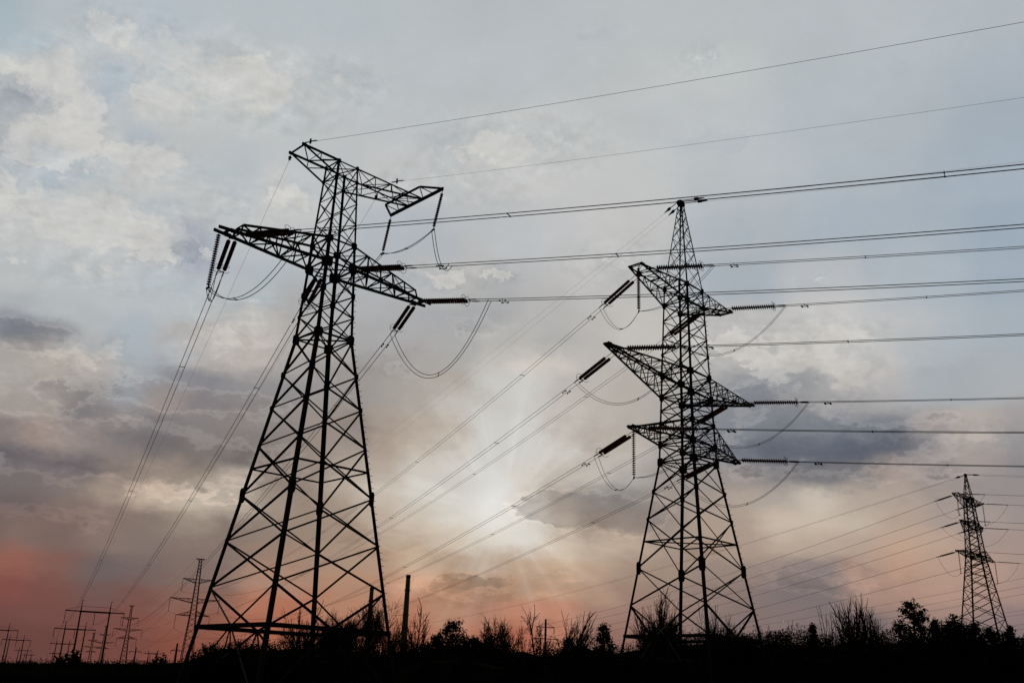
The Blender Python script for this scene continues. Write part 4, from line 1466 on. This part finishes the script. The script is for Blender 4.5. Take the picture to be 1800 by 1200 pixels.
def shrub(px, ytop, D, wpx, label, seed, twiggy=.5, leaf=.12, top=1.0, n=26):
    """A broad bush: many stems from the ground, leaves along them."""
    pos, h = spot(px, ytop, D)
    w = wpx / F_PX * D
    rng = random.Random(seed)
    root = empty('shrub', pos, 0)
    tag(root, label, 'shrub', 'shrubs')
    st, lv = MB(), MB()
    for i in range(n):
        a = rng.uniform(0, 2 * pi)
        e = w / 2 * sqrt(rng.random())
        hh = h * rng.uniform(.72, 1.0) * (1 - .55 * (2 * e / w) ** 2 * top)
        tip = Vector((cos(a) * e, sin(a) * e, hh))
        b = Vector((tip.x * .35, tip.y * .35, 0))
        mid = b.lerp(tip, .55) + rnd_dir(rng) * .12 * h
        pts = [b, mid, tip]
        st.tube(pts, [.03, .022, .012 * D / 90], 3, cap=False)
        for k in range(int(16 * twiggy) + 3):
            t = rng.uniform(.3, 1)
            p = b.lerp(mid, t / .55) if t < .55 else mid.lerp(tip, (t - .55) / .45)
            d = ((tip - b).normalized() + rnd_dir(rng) * .7).normalized()
            q = p + d * h * rng.uniform(.06, .2)
            q.z = min(q.z, h)
            st.tube([p, q], [.014 * D / 90, .009 * D / 90], 3, cap=False)
            for _ in range(int(5 * (1 - twiggy)) + 1):
                card(lv, p.lerp(q, rng.random()) + rnd_dir(rng) * .12, leaf * D / 80, rng)
        clump(lv, tip * .62, w * .13, int(44 * (1.2 - twiggy)), leaf * 1.3 * D / 80, rng, 1.3)
    st.build('stems', M_TWIG, root)
    lv.build('foliage', M_BUSH, root)
    return root


# dense low growth that closes off the field: nobody could count it
TOPLINE = [(-400, 1158), (0, 1161), (120, 1160), (250, 1161), (325, 1159), (350, 1150), (365, 1132), (400, 1125), (470, 1127), (560, 1126), (640, 1130), (697, 1135), (745, 1130), (775, 1119), (830, 1122), (855, 1129), (930, 1135),
           (985, 1136), (1005, 1126), (1040, 1124), (1083, 1133), (1100, 1130), (1142, 1120), (1230, 1112), (1296, 1108), (1340, 1110), (1403, 1104), (1450, 1113), (1514, 1105), (1565, 1106), (1632, 1099), (1682, 1095),
           (1733, 1106), (1765, 1115), (1800, 1128), (1830, 1138), (2200, 1138)]


def topline(x):
    for (x0, y0), (x1, y1) in zip(TOPLINE, TOPLINE[1:]):
        if x <= x1:
            return y0 + (y1 - y0) * (x - x0) / (x1 - x0)
    return TOPLINE[-1][1]


rng = random.Random(5)
ug = MB()
for layer, (Dl, Dr, drop) in enumerate(((185, 112, -3), (160, 88, 6), (130, 74, 20))):
    x = -380.0
    core = []
    while x < 2180:
        D = Dl if x < 300 else (Dr if x > 380 else Dl + (Dr - Dl) * (x - 300) / 80)
        small = 1.0 if x > 330 else .28
        wpx = rng.uniform(22, 62) * (1 if x > 330 else .8)
        rise = rng.triangular(-5, 9, 1) * small
        yt = topline(x + wpx / 2) + drop * (1 if x > 330 else .6) - rise
        t = at(x + wpx / 2, yt, D)
        wd, hh = wpx * .62 / F_PX * D, max(.6, t.z)
        core.append((Vector((t.x, t.y, 0)), hh * .85))
        body = min(hh * .55, wd * 1.1)
        for _ in range(int(620 + wpx * 11)):       # leaves through a rounded crown
            v = rnd_dir(rng)
            v = v * rng.random() ** .3
            q = Vector((t.x + v.x * wd, t.y + v.y * wd, hh - body + v.z * body * rng.uniform(.9, 1.03)))
            if q.z > .2:
                card(ug, q, .03 + D * .0009, rng, None, 1.5)
        for _ in range(int(wpx * .30)):            # loose sprigs standing out of it
            v = rnd_dir(rng)
            v.z = abs(v.z) * .8 + .2
            c = Vector((t.x + v.x * wd * .8, t.y + v.y * wd * .8, hh - body + v.z * body * .8))
            e = c + Vector((v.x * .5, v.y * .5, v.z)) * rng.uniform(.25, .75) * (D / 90)
            ug.tube([c, e], [.012 * D / 90, .007 * D / 90], 3, cap=False)
            for _ in range(3):
                card(ug, c.lerp(e, rng.uniform(.3, 1)), .04 + D * .0006, rng, None, 1.8)
        x += wpx * rng.uniform(.45, .7)
    # lumpy woody body under the leaves
    o = len(ug.v)
    for p, hh in core:
        dirn = Vector((p.x, p.y, 0)).normalized()
        for k, (off, z) in enumerate(((-1.4, 0), (-1.1, hh * .55), (-.3, hh * rng.uniform(.85, 1)), (.5, hh * .95), (1.4, hh * .5), (1.7, 0))):
            ug.v.append(p + dirn * (off + rng.uniform(-.25, .25)) + Vector((0, 0, z)))
    for i in range(len(core) - 1):
        for k in range(5):
            a = o + i * 6 + k
            ug.f.append((a, a + 6, a + 7, a + 1))
tag(ug.build('undergrowth', M_BUSH), 'dark thicket of low bushes along the bottom of the view', 'undergrowth', kind='stuff')

# trees from left to right
shrub(130, 1134, 150, 30, 'taller of two dark round bushes before the portal posts', 21, .15, .16)
shrub(108, 1143, 150, 18, 'smaller of two dark bushes before the portal posts', 22, .15, .16)
shrub(283, 1141, 140, 26, 'low dark bush left of the largest pylon foot', 23, .2, .16)
shrub(372, 1123, 60, 62, 'spiky leaved bush in front of the left leg of the largest pylon', 24, .15, .2, n=70)
shrub(425, 1121, 62, 70, 'broad dark bush under the base beam of the largest pylon', 25, .2, .18, n=80)
shrub(500, 1124, 70, 90, 'wide dark bush between the two left legs of the largest pylon', 26, .3, .15, n=80)
bare_tree(541, 1071, 115, UPRIGHT, 'slim bare tree between the middle legs of the largest pylon', 31, 5, 2, 3.2, 1.2)
bare_tree(566, 1085, 115, SPARSE, 'short bare tree beside the slim one behind the largest pylon', 32, 5, 2, 2.6, 1.2)
bare_tree(622, 1064, 120, ROUND, 'bare tree with a dense round crown inside the largest pylon', 33, 5, 1, 5.6)
bare_tree(596, 1084, 125, ROUND, 'lower bare tree left of the round crowned one', 34, 5, 1, 4.5)
bare_tree(676, 1062, 118, BARE, 'spreading bare tree behind the right leg of the largest pylon', 35, 5, 1, 4.6)
bare_tree(738, 1069, 118, BARE, 'bare tree just right of the taller chimney', 36, 4, 1, 4.2, 1.35)
bare_tree(704, 1100, 110, BARE, 'small bare tree at the foot of the taller chimney', 37, 4, 1, 3.0, 1.2)
pine(797, 1093, 112, 68, 'round dark pine standing alone right of the chimneys', 41, .3, .12)
pine(768, 1118, 105, 40, 'low pine bough clump left of the round pine', 42, .2, .3)
pine(832, 1119, 108, 44, 'low pine clump right of the round pine', 43, .2, .3)
bare_tree(853, 1100, 112, ROUND, 'left of two fuzzy bare crowns right of the round pine', 38, 5, 1, 3.6)
bare_tree(892, 1091, 112, ROUND, 'right of two fuzzy bare crowns right of the round pine', 39, 5, 1, 4.4)
bare_tree(946, 1075, 115, BARE, 'tall bare tree around the thin pole', 51, 4, 1, 4.6, 1.35)
bare_tree(987, 1079, 115, SPARSE, 'slender bare tree right of the thin pole', 52, 4, 1, 3.2, 1.35)
bare_tree(1024, 1083, 115, SPARSE, 'bare forked tree left of the ragged pine', 53, 4, 1, 4.0, 1.35)
pine(1061, 1099, 100, 50, 'ragged dark pine left of the three armed pylon foot', 44, .2, .4)
pine(1000, 1124, 100, 40, 'low pine under the slender bare trees', 45, .2, .4)
bare_tree(1172, 1051, 105, dict(UPRIGHT, kids=[0, 7, 6, 5, 5, 6]), 'dense tall brushy tree between the legs of the three armed pylon', 54, 5, 3, 4.4, 1.2)
bare_tree(1146, 1075, 103, UPRIGHT, 'thin brushy tree left of the dense tall one', 55, 5, 3, 1.9, 1.1)
bare_tree(1254, 1077, 105, dict(UPRIGHT, kids=[0, 5, 5, 4, 5, 6]), 'brushy tree against the right middle leg of the three armed pylon', 56, 5, 3, 2.8, 1.1)
shrub(1292, 1086, 105, 58, 'twiggy rounded bush inside the right leg of the three armed pylon', 57, .8, .1, n=60)
shrub(1338, 1099, 103, 74, 'low rounded bush at the right foot of the three armed pylon', 58, .6, .1, n=70)
bare_tree(1365, 1096, 103, SPARSE, 'single thin bare sapling right of the three armed pylon', 59, 4, 1, 1.3)
shrub(1406, 1095, 103, 86, 'wide low bush between the two pylons on the right', 60, .6, .1, n=80)
pine(1428, 1098, 100, 30, 'small dark conifer left of the leaning bare trees', 46, .2, .7)
bare_tree(1462, 1066, 103, OPEN, 'left bare tree of the open group with leaning stems', 61, 5, 3, 3.2, 1.35)
bare_tree(1499, 1052, 105, SPARSE, 'tallest bare tree of the open group on the right', 62, 4, 1, 4.0, 1.3)
bare_tree(1524, 1058, 105, SPARSE, 'right bare tree of the open group', 63, 4, 1, 3.8, 1.35)
bare_tree(1558, 1076, 108, BARE, 'smaller bare tree between the open group and the big pine', 64, 5, 2, 3.6, 1.2)
pine(1602, 1061, 96, 66, 'biggest dark pine right of the bare trees', 47, .3, .15)
pine(1641, 1089, 92, 26, 'little pine right of the biggest pine', 48, .2, .6)
pine(1676, 1087, 90, 50, 'rounded pine at the left foot of the small right pylon', 49, .2, .2)
pine(1712, 1098, 88, 36, 'low pine before the middle legs of the small right pylon', 50, .2, .4)
pine(1740, 1106, 86, 40, 'drooping pine before the small right pylon', 70, .2, .5)
pine(1775, 1108, 84, 36, 'pine at the right foot of the small right pylon', 71, .2, .5)
pine(1800, 1128, 82, 40, 'lowest pine cut by the right edge', 72, .2, .5)
